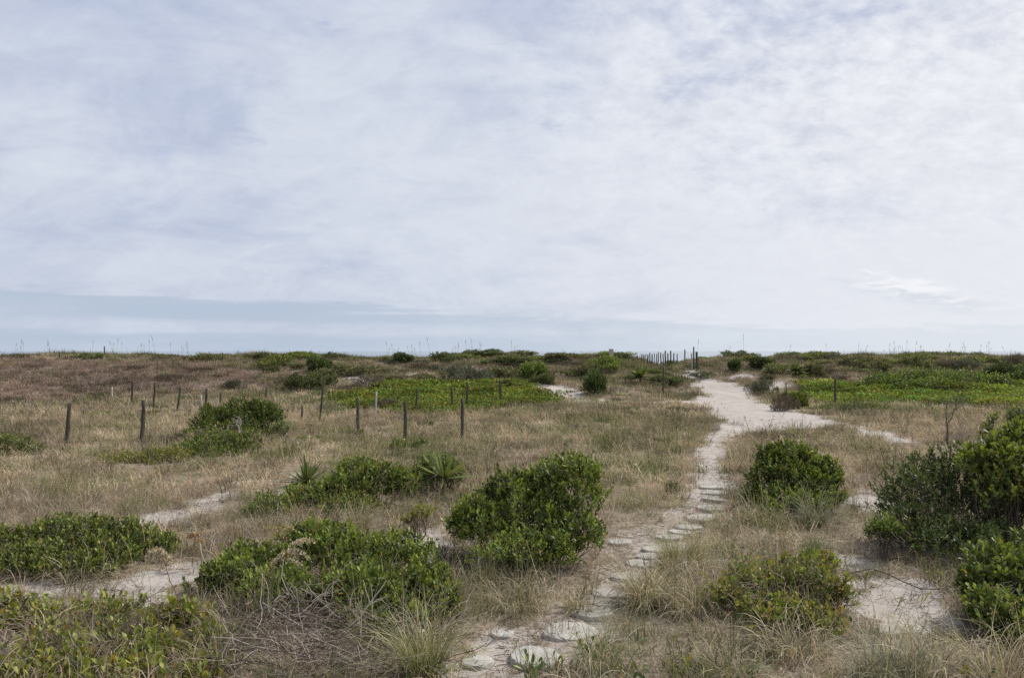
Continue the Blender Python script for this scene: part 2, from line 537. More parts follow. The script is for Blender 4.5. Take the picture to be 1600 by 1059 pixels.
# small bright cumulus low on the right, with a greyer foot
pn = nt.noise(nt.comb(AZ * 16.0, EL * 34.0, 0.5), 1.0, 7, 0.62, 0.3)
ax_ = EL - 0.078 + (AZ - 0.44) * 0.22
pn2 = nt.noise(nt.comb(AZ * 9.0, EL * 46.0, 8.5), 2.2, 6, 0.65, 0.5)
cu1 = nt.smooth(0.12, 0.02, nt.math('ABSOLUTE', AZ - 0.47))
ax2_ = EL - 0.086 + (AZ - 0.63) * 0.1
top2 = nt.smooth(0.012, 0.003, ax2_ + (pn - 0.5) * 0.03) * nt.smooth(-0.020, -0.002, ax2_ + (pn2 - 0.5) * 0.03) * nt.smooth(0.07, 0.02, nt.math('ABSOLUTE', AZ - 0.64)) * nt.smooth(0.42, 0.56, pn2)
top = nt.smooth(0.014, 0.004, ax_ + (pn - 0.5) * 0.035) * nt.smooth(-0.022, -0.002, ax_ + (pn2 - 0.5) * 0.03) * cu1 * nt.smooth(0.44, 0.56, pn2)
foot = nt.smooth(0.0, -0.008, ax_) * nt.smooth(-0.028, -0.010, ax_) * cu1
c = nt.mix(foot * 0.6, c, (0.66 * K, 0.71 * K, 0.78 * K))
c = nt.mix((top + top2) * 0.8, c, (0.92 * K, 0.93 * K, 0.96 * K))
nt.put(bg.inputs[0], c); bg.inputs[1].default_value = 0.1
nt.l.new(bg.outputs[0], wout.inputs[0])

sun_d = bpy.data.lights.new("sun", 'SUN'); sun_d.energy = 4.5; sun_d.angle = math.radians(7); sun_d.color = (1.0, 0.95, 0.87)
sun = bpy.data.objects.new("sun", sun_d); COL.objects.link(sun)
sun.location = (30, 20, 40)
sun.rotation_euler = (PI / 2 - SUN_EL, 0, PI - SUN_AZ)

vs = scene.view_settings
vs.view_transform = 'Standard'; vs.look = 'None'; vs.gamma = 1.0; vs.exposure = 0.0
scene.cycles.max_bounces = 6; scene.cycles.diffuse_bounces = 3; scene.cycles.transmission_bounces = 3
scene.cycles.use_denoising = False
scene.cycles.sample_clamp_direct = 4.0; scene.cycles.sample_clamp_indirect = 2.0

# ------------------------------------------------------------------ ground sheet
def axis(lo, hi, core, step, grow):
    a = list(np.arange(-core, core + 1e-6, step)); s = step
    while a[-1] < hi: s *= grow; a.append(a[-1] + s)
    s = step
    while a[0] > lo: s *= grow; a.insert(0, a[0] - s)
    return np.array(a)


gx = axis(-2500, 2500, 9, 0.09, 1.035)
ys = [5.5]; s = 0.07
while ys[-1] < 150:
    s = 0.07 if ys[-1] < 14 else min(s * 1.008, 0.4 if ys[-1] < 80 else 3.0)
    ys.append(ys[-1] + s)
yb = [5.5]; s = 0.1
while yb[-1] > -150: s *= 1.12; yb.append(yb[-1] - s)
ye = [ys[-1]]; s = 4
while ye[-1] < 400: s *= 1.4; ye.append(ye[-1] + s)
gy = np.array(sorted(set(yb[1:] + ys + ye[1:])))
GX, GY = np.meshgrid(gx, gy)
sm = sand_mask(GX.ravel(), GY.ravel())
gz = height(GX.ravel(), GY.ravel())
near = 1 - sstep(30, 60, np.hypot(GX.ravel(), GY.ravel()))
# hollows and footprints in the bare sand, small hummocks elsewhere
gxr, gyr = GX.ravel(), GY.ravel()
gz = gz + (1 - sm) * 0.05 * fbm(gxr / 0.5, gyr / 0.5, 41, 3) * near
gz = gz + sm * near * (0.030 * fbm(gxr / 0.33, gyr / 0.33, 43, 3) - 0.035)
gv = np.stack([gxr, gyr, gz], -1)
nx, ny = len(gx), len(gy)
ii, jj = np.meshgrid(np.arange(nx - 1), np.arange(ny - 1))
q0 = (jj * nx + ii).ravel()
gf = np.stack([q0, q0 + 1, q0 + nx + 1, q0 + nx], -1)
beach = sstep(80, 100, gyr)
trail = field([pix_poly([(1140, 765), (1060, 790), (950, 826), (930, 880), (870, 935), (760, 990), (690, 1085), (900, 1085), (1000, 930), (1060, 850), (1150, 805)])], gxr, gyr, 0.3, 0.2, 0.5, 79)
smc = np.maximum(sm * (1 - 0.5 * trail), beach)
vm = field(VINE, gxr, gyr, 0.5, 0.5, 1.2, 77)
pm = field(PURPLE, gxr, gyr, 2.0, 1.5, 3.0, 78)
gm = mesh_np("ground", gv, gf, np.stack([smc, vm, pm], -1), True)
m, nt, out = new_mat("sandy_ground")
at_ = nt.attr("Col")
sp_ = nt.node("ShaderNodeSeparateColor"); nt.l.new(at_.s, sp_.inputs[0])
sR, sG, sB = (S(nt, sp_.outputs[i]) for i in range(3))
geo = nt.node("ShaderNodeNewGeometry"); pos = geo.outputs["Position"]
n1 = nt.noise(pos, 1.3, 5, 0.6); n2 = nt.noise(pos, 9.0, 5, 0.65); n3 = nt.noise(pos, 60.0, 3, 0.6); n4 = nt.noise(pos, 26.0, 4, 0.7)
sandc = nt.mix(nt.smooth(0.3, 0.7, n1), (0.325, 0.292, 0.264), (0.415, 0.382, 0.352))
sandc = nt.mix(nt.smooth(0.52, 0.75, n2) * 0.5, sandc, (0.26, 0.215, 0.18))
sandc = nt.mix(nt.smooth(0.57, 0.68, n4) * 0.65, sandc, (0.15, 0.115, 0.09))
sandc = nt.mix(nt.smooth(0.35, 0.65, n3) * 0.25, sandc, (0.43, 0.39, 0.355))
lit = nt.mix(nt.smooth(0.35, 0.65, n2), (0.10, 0.078, 0.058), (0.25, 0.20, 0.15))
lit = nt.mix(nt.smooth(0.45, 0.62, n3), lit, (0.29, 0.24, 0.18))
lit = nt.mix(nt.smooth(0.55, 0.66, n4) * 0.8, lit, (0.07, 0.055, 0.042))
lit = nt.mix(nt.smooth(0.5, 0.7, n1) * 0.4, lit, (0.27, 0.22, 0.17))
lit = nt.mix(sG * 0.9, lit, (0.07, 0.085, 0.03))
lit = nt.mix(sB * 0.6, lit, (0.16, 0.115, 0.10))
fac = nt.smooth(0.35, 0.65, sR + (n2 - 0.5) * 1.1 + (n4 - 0.5) * 0.7 + (n3 - 0.5) * 0.4)
p = nt.node("ShaderNodeBsdfPrincipled"); nt.put(p.inputs["Base Color"], nt.mix(fac, lit, sandc))
p.inputs["Roughness"].default_value = 0.95; p.inputs["Specular IOR Level"].default_value = 0.1
b = nt.node("ShaderNodeBump"); b.inputs["Strength"].default_value = 0.7; b.inputs["Distance"].default_value = 0.03
nt.put(b.inputs["Height"], n2 * 1.0 + n4 * 0.5 + n3 * 0.25); nt.l.new(b.outputs[0], p.inputs["Normal"])
nt.l.new(p.outputs[0], out.inputs[0])
ground = tag(obj("ground", gm, m), "sandy dune ground with a bare sand path", kind="structure")

# the sea beyond the dunes
seav = np.array([(-9000, 96, -1.9), (9000, 96, -1.9), (9000, 14000, -1.9), (-9000, 14000, -1.9)])
m, nt, out = new_mat("sea_water")
p = nt.node("ShaderNodeBsdfPrincipled"); p.inputs["Base Color"].default_value = (0.07, 0.12, 0.15, 1); p.inputs["Roughness"].default_value = 0.12
geo = nt.node("ShaderNodeNewGeometry")
b = nt.node("ShaderNodeBump"); b.inputs["Strength"].default_value = 0.12; b.inputs["Distance"].default_value = 0.2
nt.put(b.inputs["Height"], nt.noise(geo.outputs["Position"], 0.35, 5, 0.6)); nt.l.new(b.outputs[0], p.inputs["Normal"])
nt.l.new(p.outputs[0], out.inputs[0])
tag(obj("sea", mesh_np("sea", seav, np.array([(0, 1, 2, 3)])), m), "grey blue sea beyond the dunes", kind="structure")


# ------------------------------------------------------------------ instanced stuff
def scatter(name, label, cat, pts, rotz, scl, idx, tint, protos, mat, tilt=None):
    """ONE object whose points carry small clump meshes (geometry nodes)"""
    n = len(pts)
    me = bpy.data.meshes.new(name)
    me.vertices.add(n); me.vertices.foreach_set("co", np.asarray(pts, np.float32).ravel())
    rot = np.zeros((n, 3), np.float32); rot[:, 2] = rotz
    if tilt is not None: rot[:, :2] = tilt
    for nm, typ, arr, key in (("rot", 'FLOAT_VECTOR', rot, "vector"), ("scl", 'FLOAT_VECTOR', np.asarray(scl, np.float32), "vector"),
                              ("idx", 'INT', np.asarray(idx, np.int32), "value")):
        a = me.attributes.new(nm, typ, 'POINT'); a.data.foreach_set(key, np.ascontiguousarray(arr).ravel())
    a = me.attributes.new("tint", 'FLOAT_COLOR', 'POINT')
    t4 = np.ones((n, 4), np.float32); t4[:, :3] = tint; a.data.foreach_set("color", t4.ravel())
    o = bpy.data.objects.new(name, me); COL.objects.link(o)
    ng = bpy.data.node_groups.new(name + "_nodes", 'GeometryNodeTree')
    ng.interface.new_socket("Geometry", in_out='INPUT', socket_type='NodeSocketGeometry')
    ng.interface.new_socket("Geometry", in_out='OUTPUT', socket_type='NodeSocketGeometry')
    N, L = ng.nodes, ng.links
    gi = N.new("NodeGroupInput"); go = N.new("NodeGroupOutput")
    jn = N.new("GeometryNodeJoinGeometry")
    for pm_ in protos:
        po = bpy.data.objects.new(pm_.name, pm_)
        if not pm_.materials: pm_.materials.append(mat)
        oi = N.new("GeometryNodeObjectInfo"); oi.inputs["Object"].default_value = po; oi.inputs["As Instance"].default_value = True
        L.new(oi.outputs["Geometry"], jn.inputs[0])
    ip = N.new("GeometryNodeInstanceOnPoints")
    def na(nm, t):
        x = N.new("GeometryNodeInputNamedAttribute"); x.data_type = t; x.inputs["Name"].default_value = nm
        return [s for s in x.outputs if s.enabled and s.name == "Attribute"][0]
    L.new(gi.outputs[0], ip.inputs["Points"]); L.new(jn.outputs[0], ip.inputs["Instance"])
    ip.inputs["Pick Instance"].default_value = True
    L.new(na("idx", 'INT'), ip.inputs["Instance Index"])
    er = N.new("FunctionNodeEulerToRotation"); L.new(na("rot", 'FLOAT_VECTOR'), er.inputs[0]); L.new(er.outputs[0], ip.inputs["Rotation"])
    L.new(na("scl", 'FLOAT_VECTOR'), ip.inputs["Scale"])
    L.new(ip.outputs[0], go.inputs[0])
    md = o.modifiers.new("scatter", 'NODES'); md.node_group = ng
    return tag(o, label, cat, kind="stuff")


def clump_mesh(name, n, rad, lmin, lmax, w, tilt, curl, segs, g, var=0.3, stems=0):
    V, f, hs, bi = blades(n, rad, lmin, lmax, w, tilt, curl, segs, g)
    b = g.uniform(1 - var, 1 + var, n)
    tw = g.uniform(-0.12, 0.12, n)
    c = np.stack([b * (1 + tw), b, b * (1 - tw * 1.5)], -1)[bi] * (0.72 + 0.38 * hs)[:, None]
    G = Geo(); G.add(V, f, c)
    if stems:
        V, f, hs, bi = blades(stems, rad * 0.7, lmax * 1.1, lmax * 1.7, w * 0.8, tilt * 0.6, 0.35, 4, g)
        c = (g.uniform(0.8, 1.35, stems))[bi][:, None] * np.array([1.05, 1.0, 0.95])
        G.add(V, f, c)
        # loose seed heads
        tips = V.reshape(stems, 5, 2, 3)[:, -1].mean(1)
        k = 7
        pp = np.repeat(tips, k, 0) + g.normal(0, 0.02, (stems * k, 3)) - np.array([0, 0, 1.0]) * g.uniform(0, 0.09, (stems * k, 1))
        leaf_geo(G, pp, g.normal(0, 1, (stems * k, 3)) + np.array([0, 0, 0.6]), g.normal(0, 1, (stems * k, 3)), np.full(stems * k, w * 3.2), np.full(stems * k, w * 1.0),
                 np.tile([0.92, 0.9, 0.88], (stems * k, 1)) * g.uniform(0.8, 1.3, (stems * k, 1)), 1)
    return G.mesh(name)


g = np.random.default_rng(5)
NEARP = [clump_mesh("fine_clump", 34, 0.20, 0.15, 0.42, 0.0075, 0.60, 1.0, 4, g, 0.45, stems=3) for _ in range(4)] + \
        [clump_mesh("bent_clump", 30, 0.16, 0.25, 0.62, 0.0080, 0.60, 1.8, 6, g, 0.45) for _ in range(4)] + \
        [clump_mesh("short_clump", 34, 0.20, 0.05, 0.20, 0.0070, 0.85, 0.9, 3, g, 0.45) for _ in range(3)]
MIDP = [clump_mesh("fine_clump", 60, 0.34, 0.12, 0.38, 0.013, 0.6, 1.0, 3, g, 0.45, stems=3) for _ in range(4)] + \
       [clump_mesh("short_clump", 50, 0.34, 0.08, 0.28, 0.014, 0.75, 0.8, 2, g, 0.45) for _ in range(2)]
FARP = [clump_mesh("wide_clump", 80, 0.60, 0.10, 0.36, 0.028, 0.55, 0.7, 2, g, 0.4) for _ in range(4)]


def grass_points(d0, d1, dens, margin):
    """jittered points over the ground between two distances"""
    step = 1 / math.sqrt(dens)
    yy = np.arange(d0, d1, step)
    xm = 0.66 * d1 + margin
    xx = np.arange(-xm, xm, step)
    Xp, Yp = np.meshgrid(xx, yy)
    Xp = Xp.ravel() + g.uniform(-0.6, 0.6, Xp.size) * step; Yp = Yp.ravel() + g.uniform(-0.6, 0.6, Yp.size) * step
    k = np.abs(Xp) < 0.66 * Yp + margin
    return Xp[k], Yp[k]


DRY = np.array([(0.50, 0.405, 0.30), (0.60, 0.505, 0.39), (0.40, 0.31, 0.235), (0.33, 0.255, 0.20), (0.47, 0.395, 0.275)])
OLIVE = np.array([(0.28, 0.27, 0.135), (0.34, 0.32, 0.18), (0.21, 0.22, 0.10)])
GREEN = np.array([(0.15, 0.19, 0.07), (0.20, 0.235, 0.10)])
PURP = np.array([(0.31, 0.22, 0.195), (0.36, 0.265, 0.235), (0.25, 0.175, 0.15), (0.36, 0.29, 0.22)])


def tints(x, y):
    n = len(x)
    pick = lambda P: P[g.integers(0, len(P), n)]
    t = pick(DRY)
    nz = fbm(x / 2.2, y / 2.2, 61, 3); nz2 = fbm(x / 0.9, y / 0.9, 66, 2)
    gr = field(GREENISH, x, y, 1.2, 1.2, 2.5, 63)
    far = sstep(46, 60, y)
    po = np.clip(0.07 + 0.9 * sstep(0.08, 0.5, nz + 0.3 * nz2) * 0.45 + 0.34 * gr + 0.26 * far, 0, 0.92)
    k = g.random(n) < po; t[k] = pick(OLIVE)[k]
    pg = np.clip(0.05 + 0.25 * sstep(0.2, 0.6, nz2) + 0.12 * gr, 0, 0.5)
    k = g.random(n) < pg; t[k] = pick(GREEN)[k]
    t = t * (1 - 0.18 * far)[:, None]
    pp = field(PURPLE, x, y, 2.0, 1.6, 3.0, 78) * 0.85
    k = g.random(n) < pp; t[k] = pick(PURP)[k]
    # slow drift of tone over the field
    dk = sstep(0.25, 0.5, fbm(x / 1.3, y / 1.1, 74, 3))
    t = t * 0.93 * (1 + 0.36 * fbm(x / 3.5, y / 3.5, 70, 3) + 0.40 * fbm(x / 0.8, y / 0.8, 72, 2) - 0.45 * dk)[:, None] * g.uniform(0.7, 1.25, (n, 1))
    return t


EXCL = []


def density(x, y):
    sd = sand_mask(x, y)
    sp = field(SPARSE, x, y, 0.5, 0.4, 0.8, 64)
    patch = sstep(-0.35, 0.25, fbm(x / 1.1, y / 1.1, 65, 3))
    d = (1 - sd) * (0.55 + 0.45 * patch) * (1 - 0.38 * sp * (1 - 0.6 * patch))
    d = np.maximum(d, 0.15 * sp)
    for (ex, ey, er) in EXCL:
        d = d * sstep(0.75, 1.0, np.hypot(x - ex, (y - ey) * 1.1) / er)
    return d * (1 - np.where(x > 14, 0.92, 0.75) * field(VINE, x, y, 0.9, 0.9, 1.6, 77))


def make_grass(name, label, d0, d1, dens, margin, protos, smin, smax):
    x, y = grass_points(d0, d1, dens, margin)
    d = density(x, y)
    k = g.random(len(x)) < d
    x, y, d = x[k], y[k], d[k]
    z = height(x, y)
    s = g.uniform(smin, smax, len(x)) * (0.7 + 0.3 * d)
    sc = np.stack([s, s, s * g.uniform(0.75, 1.25, len(x)) * (1 + 0.6 * fbm(x / 1.4, y / 1.4, 71, 3))], -1)
    idx = g.integers(0, len(protos), len(x))
    tn = tints(x, y)
    tus = (g.random(len(x)) < 0.17 * (0.3 + 1.6 * sstep(0.0, 0.45, fbm(x / 1.6, y / 1.6, 87, 2)))) & (y > 8)
    sc[tus] *= np.array([1.05, 1.05, 1.65]) * np.where(y[tus] < 16, 0.8, 1.0)[:, None]; tn[tus] *= np.array([0.52, 0.60, 0.50])
    scatter(name, label, "grass", np.stack([x, y, z], -1), g.random(len(x)) * 6.28, sc, idx, tn, protos, M_GRASS_I,
            g.normal(0, 0.10, (len(x), 2)))


# green vine mats on the flat ground
def vine_patch(name, n, rad, ll, g):
    r = rad * np.sqrt(g.random(n)); a = g.random(n) * 6.28
    p = np.stack([r * np.cos(a), r * np.sin(a), g.uniform(0.04, 0.24, n)], -1)
    ax = np.stack([g.normal(0, 1, n), g.normal(0, 1, n), g.normal(0.35, 0.3, n)], -1)
    no = np.stack([g.normal(0, 0.4, n), g.normal(0, 0.4, n), np.ones(n)], -1)
    G = Geo(); b = g.uniform(0.6, 1.4, (n, 1)) * g.uniform(0.9, 1.1, (n, 3))
    leaf_geo(G, p, ax, no, np.full(n, ll) * g.uniform(0.7, 1.2, n), np.full(n, ll * 0.75) * g.uniform(0.7, 1.2, n), b, 1)
    return G.mesh(name)


VP = [vine_patch("vine_patch", 120, 0.55, 0.12, g) for _ in range(4)]
x, y = grass_points(36, 62, 6.5, 10)
k = g.random(len(x)) < field(VINE, x, y, 0.9, 1.1, 1.6, 77) * np.where(x > 14, 1.0, 0.5 + 0.5 * sstep(-0.4, 0.1, fbm(x / 1.3, y / 1.3, 83, 3)))
x, y = x[k], y[k]
nz = fbm(x / 1.6, y / 1.6, 81, 3)
vt = np.array([(0.135, 0.165, 0.034)]) * (1 + 0.7 * nz)[:, None] * g.uniform(0.75, 1.25, (len(x), 1))
vt = vt * np.stack([1 + 0.35 * g.normal(0, 0.5, len(x)), np.ones(len(x)), np.ones(len(x))], -1).clip(0.6, 1.6)
vt = vt * np.where(x > 14, 1.3, 1.0)[:, None]
s = g.uniform(0.8, 1.3, len(x))
scatter("ground_vine", "bright green low vine mat covering the flats below the dune", "ground cover", np.stack([x, y, height(x, y)], -1), g.random(len(x)) * 6.28,
        np.stack([s, s, s * g.uniform(0.6, 1.5, len(x))], -1), g.integers(0, 4, len(x)), vt, VP, M_VINE_I)

# twigs and leaf litter on the sand
n = 34000
lx = g.uniform(-8.5, 8.5, n); ly = 6.2 + 16 * g.random(n) ** 1.3
cl = sstep(-0.2, 0.35, fbm(lx / 0.5, ly / 0.5, 91, 3))
k = g.random(n) < 0.15 + 0.85 * cl
lx, ly = lx[k], ly[k]; n = len(lx)
a = g.random(n) * 6.28
P = wander(np.stack([lx, ly, height(lx, ly) + g.uniform(-0.02, 0.015, n)], -1), np.stack([np.cos(a), np.sin(a), g.normal(0.05, 0.12, n)], -1), g.uniform(0.03, 0.20, n), 4, 0.25, g)
V, f = tubes(P, np.full((n, 4), 1.0) * g.uniform(0.0018, 0.0048, (n, 1)), 3)
c = np.array([(0.10, 0.075, 0.055), (0.20, 0.155, 0.115), (0.33, 0.27, 0.21)])[g.integers(0, 3, n)]
G = Geo(); G.add(V, f, np.repeat(c, 12, 0))
o = obj("leaf_litter", G.mesh("leaf_litter"), M_STEM); tag(o, "dead twigs and stalks littering the sand", "litter", kind="stuff")

# ------------------------------------------------------------------ shrubs
DK = [(0.056, 0.090, 0.017), (0.086, 0.132, 0.022), (0.037, 0.061, 0.017), (0.135, 0.188, 0.030), (0.068, 0.105, 0.022), (0.180, 0.225, 0.038), (0.046, 0.074, 0.020)]
YG = [(0.16, 0.17, 0.028), (0.23, 0.225, 0.034), (0.10, 0.115, 0.026), (0.26, 0.21, 0.036), (0.14, 0.16, 0.032), (0.10, 0.085, 0.035)]
JUN = [(0.060, 0.085, 0.018), (0.090, 0.12, 0.022), (0.035, 0.055, 0.016)]
TIP = (0.30, 0.34, 0.065)


def ell_samples(L, n, g, zmin=-0.35, kmin=0.72):
    """points near the skins of a union of ellipsoids; L rows: cx cy cz rx ry rz"""
    L = np.asarray(L, float)
    area = (L[:, 3] * L[:, 4] + L[:, 3] * L[:, 5] + L[:, 4] * L[:, 5])
    li = g.choice(len(L), n * 3, p=area / area.sum())
    u = nrm(g.normal(size=(n * 3, 3)))
    k = 1 - np.abs(g.normal(0, (1 - kmin) * 0.6, n * 3))
    lump = fbm(np.arctan2(u[:, 1], u[:, 0]) * 1.6 + li * 3.1, u[:, 2] * 2.5 + li, 55, 3)
    k = k * (1 + 0.42 * lump) + 0.10 * (g.random(n * 3) < 0.12)
    P = L[li, :3] + u * L[li, 3:] * k[:, None]
    pk = sstep(0.02, 0.34, fbm(P[:, 0] / 0.30 + P[:, 1] / 0.55, P[:, 2] / 0.26 - P[:, 1] / 0.6, 57, 2))
    P = P - u * L[li, 3:] * (0.26 * pk * k)[:, None]
    # drop what lies deep inside another lobe
    deep = np.zeros(n * 3, bool)
    for j in range(len(L)):
        e = np.sqrt((((P - L[j, :3]) / L[j, 3:]) ** 2).sum(1))
        deep |= (e < 0.62) & (li != j)
    ok = (~deep | (g.random(n * 3) < 0.12)) & (u[:, 2] > zmin)
    P, U = P[ok][:n], nrm(u[ok][:n] / L[li[ok][:n], 3:])
    return P, U


def shrub(label, lobes, depth, n, ll, lw, pal, cat="shrub", group=None, nl=9, tipc=TIP, odd=0.015, oddcol=(0.35, 0.2, 0.03), up=0.75, seed=1, kmin=0.72,
          stems=70, zmin=-0.3, lod=0, stemcol=(0.13, 0.105, 0.085), name="shrub", spread=(0.45, 1.1), loose=False):
    """lobes: photo pixels (cx, cy, rx, ry, depth offset) at the given distance"""
    g = np.random.default_rng(seed)
    rows = []
    for (px, py, rx, ry, do) in lobes:
        d = depth + do; c = at_depth(px, py, d); s = d / F
        rows.append((c[0], c[1], c[2], rx * s, rx * s * 0.85, ry * s))
    R = np.array(rows)
    wx = R[:, 3] * R[:, 5]
    for r_ in R:
        if depth < 45 and r_[3] > 0.25 and not loose: EXCL.extend([(r_[0], r_[1], r_[3] * (0.78 if depth < 17 else 0.95))] + ([] if depth < 17 else [(r_[0], r_[1] - 0.5 * r_[3], r_[3] * 0.85)]))
    x0, y0 = (R[:, 0] * wx).sum() / wx.sum(), (R[:, 1] * wx).sum() / wx.sum()
    z0 = float(height(x0, y0))
    root = empty(name, (x0, y0, z0)); tag(root, label, cat, group)
    O = np.array([x0, y0, z0])
    P, U = ell_samples(R, n, g, zmin, kmin)
    ok = P[:, 2] > height(P[:, 0], P[:, 1]) + 0.03
    P, U = P[ok], U[ok]
    D = nrm(0.65 * U + np.array([0, 0, up]) + 0.35 * g.normal(size=P.shape))
    G = Geo(); shoots(G, P - O, D, nl, ll, lw, pal, g, lod, tipc=tipc, odd=odd, oddcol=oddcol, spread=spread)
    obj("foliage", G.mesh("foliage"), M_LEAF, root)
    # stems: from scattered feet up to shoots
    j = g.choice(len(P), min(stems, len(P)), replace=False)
    tip = P[j]
    foot = np.stack([x0 + (tip[:, 0] - x0) * g.uniform(0.3, 0.85, len(j)), y0 + (tip[:, 1] - y0) * g.uniform(0.3, 0.85, len(j)), np.zeros(len(j))], -1)
    foot[:, 2] = height(foot[:, 0], foot[:, 1]) - 0.05
    t = np.linspace(0, 1, 6)[None, :, None]
    C = foot[:, None] * (1 - t) + tip[:, None] * t
    C[:, 1:-1] += g.normal(0, 0.03, C[:, 1:-1].shape)
    C[:, :, 2] += (np.sin(t[..., 0] * PI) * 0.06)
    rr = np.linspace(1, 0.25, 6)[None, :] * g.uniform(0.005, 0.013, (len(j), 1)) * (1 if depth < 16 else 1.6)
    V, f = tubes(C - O, rr, 5)
    Gs = Geo(); Gs.add(V, f, np.repeat(np.array(stemcol)[None] * g.uniform(0.6, 1.5, (len(j), 1)), 30, 0))
    # fine twigs below the leaves
    tw = j if len(j) < 50 else j
    st = P[g.choice(len(P), min(6 * stems, len(P)), replace=False)]
    Q = wander(st, nrm(np.array([x0, y0, z0]) - st + g.normal(0, 0.3, st.shape)), g.uniform(0.15, 0.4, len(st)), 4, 0.3, g)
    V, f = tubes(Q - O, np.linspace(0.4, 1, 4)[None, :] * g.uniform(0.002, 0.004, (len(st), 1)), 3)
    Gs.add(V, f, np.repeat(np.array(stemcol)[None] * g.uniform(0.7, 1.7, (len(st), 1)), 12, 0))
    obj("stem", Gs.mesh("stem"), M_STEM, root)
    return root


# -- foreground and middle shrubs, each its own shape
shrub("big rounded glossy green shrub left of the flagstone path", [
    (815, 812, 86, 66, 0.5), (885, 765, 60, 58, 0.6), (755, 825, 52, 54, 0.2), (888, 835, 58, 58, 0.1), (820, 858, 90, 40, -0.3), (792, 772, 52, 38, 0.8), (735, 810, 32, 34, 0.2), (910, 738, 30, 26, 0.7), (840, 755, 40, 32, 0.9)],
    11.2, 2600, 0.072, 0.031, DK, seed=2, stems=120)
shrub("domed green shrub right of the narrow sand path", [
    (1235, 735, 58, 54, 0.4), (1272, 768, 46, 44, 0.1), (1202, 765, 38, 44, 0.2), (1240, 785, 62, 30, -0.3), (1292, 745, 26, 34, 0.3), (1215, 710, 30, 26, 0.6)],
    15.0, 2300, 0.07, 0.031, DK, seed=3, stems=90)
shrub("dark twiggy evergreen thicket above the bare sand at the right edge", [
    (1430, 785, 66, 66, 0.6), (1500, 775, 76, 80, 0.9), (1570, 790, 80, 85, 0.9), (1405, 830, 46, 46, 0.0), (1480, 845, 90, 42, -0.3), (1455, 740, 44, 40, 1.0), (1640, 790, 70, 90, 0.9), (1560, 850, 70, 40, -0.2)],
    11.9, 2500, 0.07, 0.026, [(0.036, 0.058, 0.018), (0.052, 0.078, 0.022), (0.030, 0.046, 0.018), (0.080, 0.110, 0.028)], tipc=(0.14, 0.18, 0.045), seed=4, stems=220, kmin=0.62)
shrub("tall shrub with broad yellow-green leaves rising over the dark thicket", [
    (1545, 720, 50, 46, 0), (1590, 700, 46, 50, 0.2), (1640, 690, 60, 70, 0.3), (1585, 760, 60, 46, -0.2), (1640, 770, 60, 60, 0.0)],
    12.2, 800, 0.11, 0.055, YG[:1] + YG[2:3] + YG[4:5] + DK[1:5], seed=5, stems=90, kmin=0.6, nl=7)
shrub("slim dark leafy sprigs poking up beside the bare sapling", [
    (1552, 660, 12, 24, 0), (1545, 690, 16, 30, 0), (1565, 680, 10, 14, 0)], 13.6, 60, 0.07, 0.03, DK, seed=6, stems=20, nl=8)
shrub("pale grey-green shrub at the right edge behind the leafy thicket", [
    (1590, 650, 24, 16, 0), (1620, 660, 40, 24, 0)], 16.5, 260, 0.07, 0.028, [(0.10, 0.13, 0.07), (0.13, 0.16, 0.09)], seed=7, stems=30)
shrub("rounded leafy shrub in the lower right corner", [
    (1570, 915, 62, 66, 0.4), (1625, 900, 62, 66, 0.6), (1545, 955, 40, 46, -0.1), (1605, 970, 70, 46, -0.4), (1522, 905, 26, 26, 0.3)],
    8.7, 1300, 0.075, 0.038, [(0.06, 0.09, 0.022), (0.085, 0.12, 0.026), (0.05, 0.075, 0.022), (0.14, 0.17, 0.03)], seed=8, stems=120)
shrub("sprawling low green shrub behind the tangle of dead twigs", [
    (400, 885, 70, 36, 0.6), (510, 862, 80, 40, 1.0), (600, 872, 76, 44, 0.9), (655, 925, 56, 52, 0.0), (345, 905, 50, 30, 0.5), (560, 930, 90, 44, -0.5), (440, 925, 80, 34, -0.2), (485, 836, 46, 26, 1.3), (630, 965, 60, 34, -0.8), (690, 955, 34, 40, -0.5)],
    9.6, 3300, 0.074, 0.031, DK, seed=9, stems=140, up=0.9)
shrub("low bank of glossy foliage at the left edge beyond the sand strip", [
    (20, 852, 60, 30, 0), (100, 840, 66, 34, 0.3), (180, 843, 56, 32, 0.2), (240, 852, 44, 20, 0.1), (-50, 860, 60, 34, 0), (120, 866, 90, 24, -0.5), (40, 870, 70, 22, -0.6)],
    11.5, 2300, 0.068, 0.03, [(0.055, 0.08, 0.022), (0.045, 0.070, 0.022), (0.10, 0.115, 0.026), (0.07, 0.095, 0.024)], seed=10, stems=120, odd=0.05, oddcol=(0.28, 0.22, 0.04))
shrub("loose straggly yellow-green scrub in the lower left corner", [
    (60, 965, 80, 30, 1.0), (170, 962, 80, 28, 1.0), (270, 965, 60, 32, 0.7), (120, 1010, 110, 32, 0.1), (250, 1015, 80, 34, 0.0), (10, 945, 40, 24, 1.3), (-60, 990, 80, 44, 0.5), (330, 1000, 40, 34, 0.2), (60, 1050, 110, 30, -0.55), (200, 1052, 100, 30, -0.6), (310, 1055, 60, 26, -0.6), (-60, 1060, 80, 30, -0.6)],
    7.9, 1500, 0.095, 0.048, YG + DK[3:6], loose=True, seed=11, stems=260, nl=6, kmin=0.35, odd=0.06, oddcol=(0.32, 0.20, 0.04), stemcol=(0.20, 0.16, 0.13))
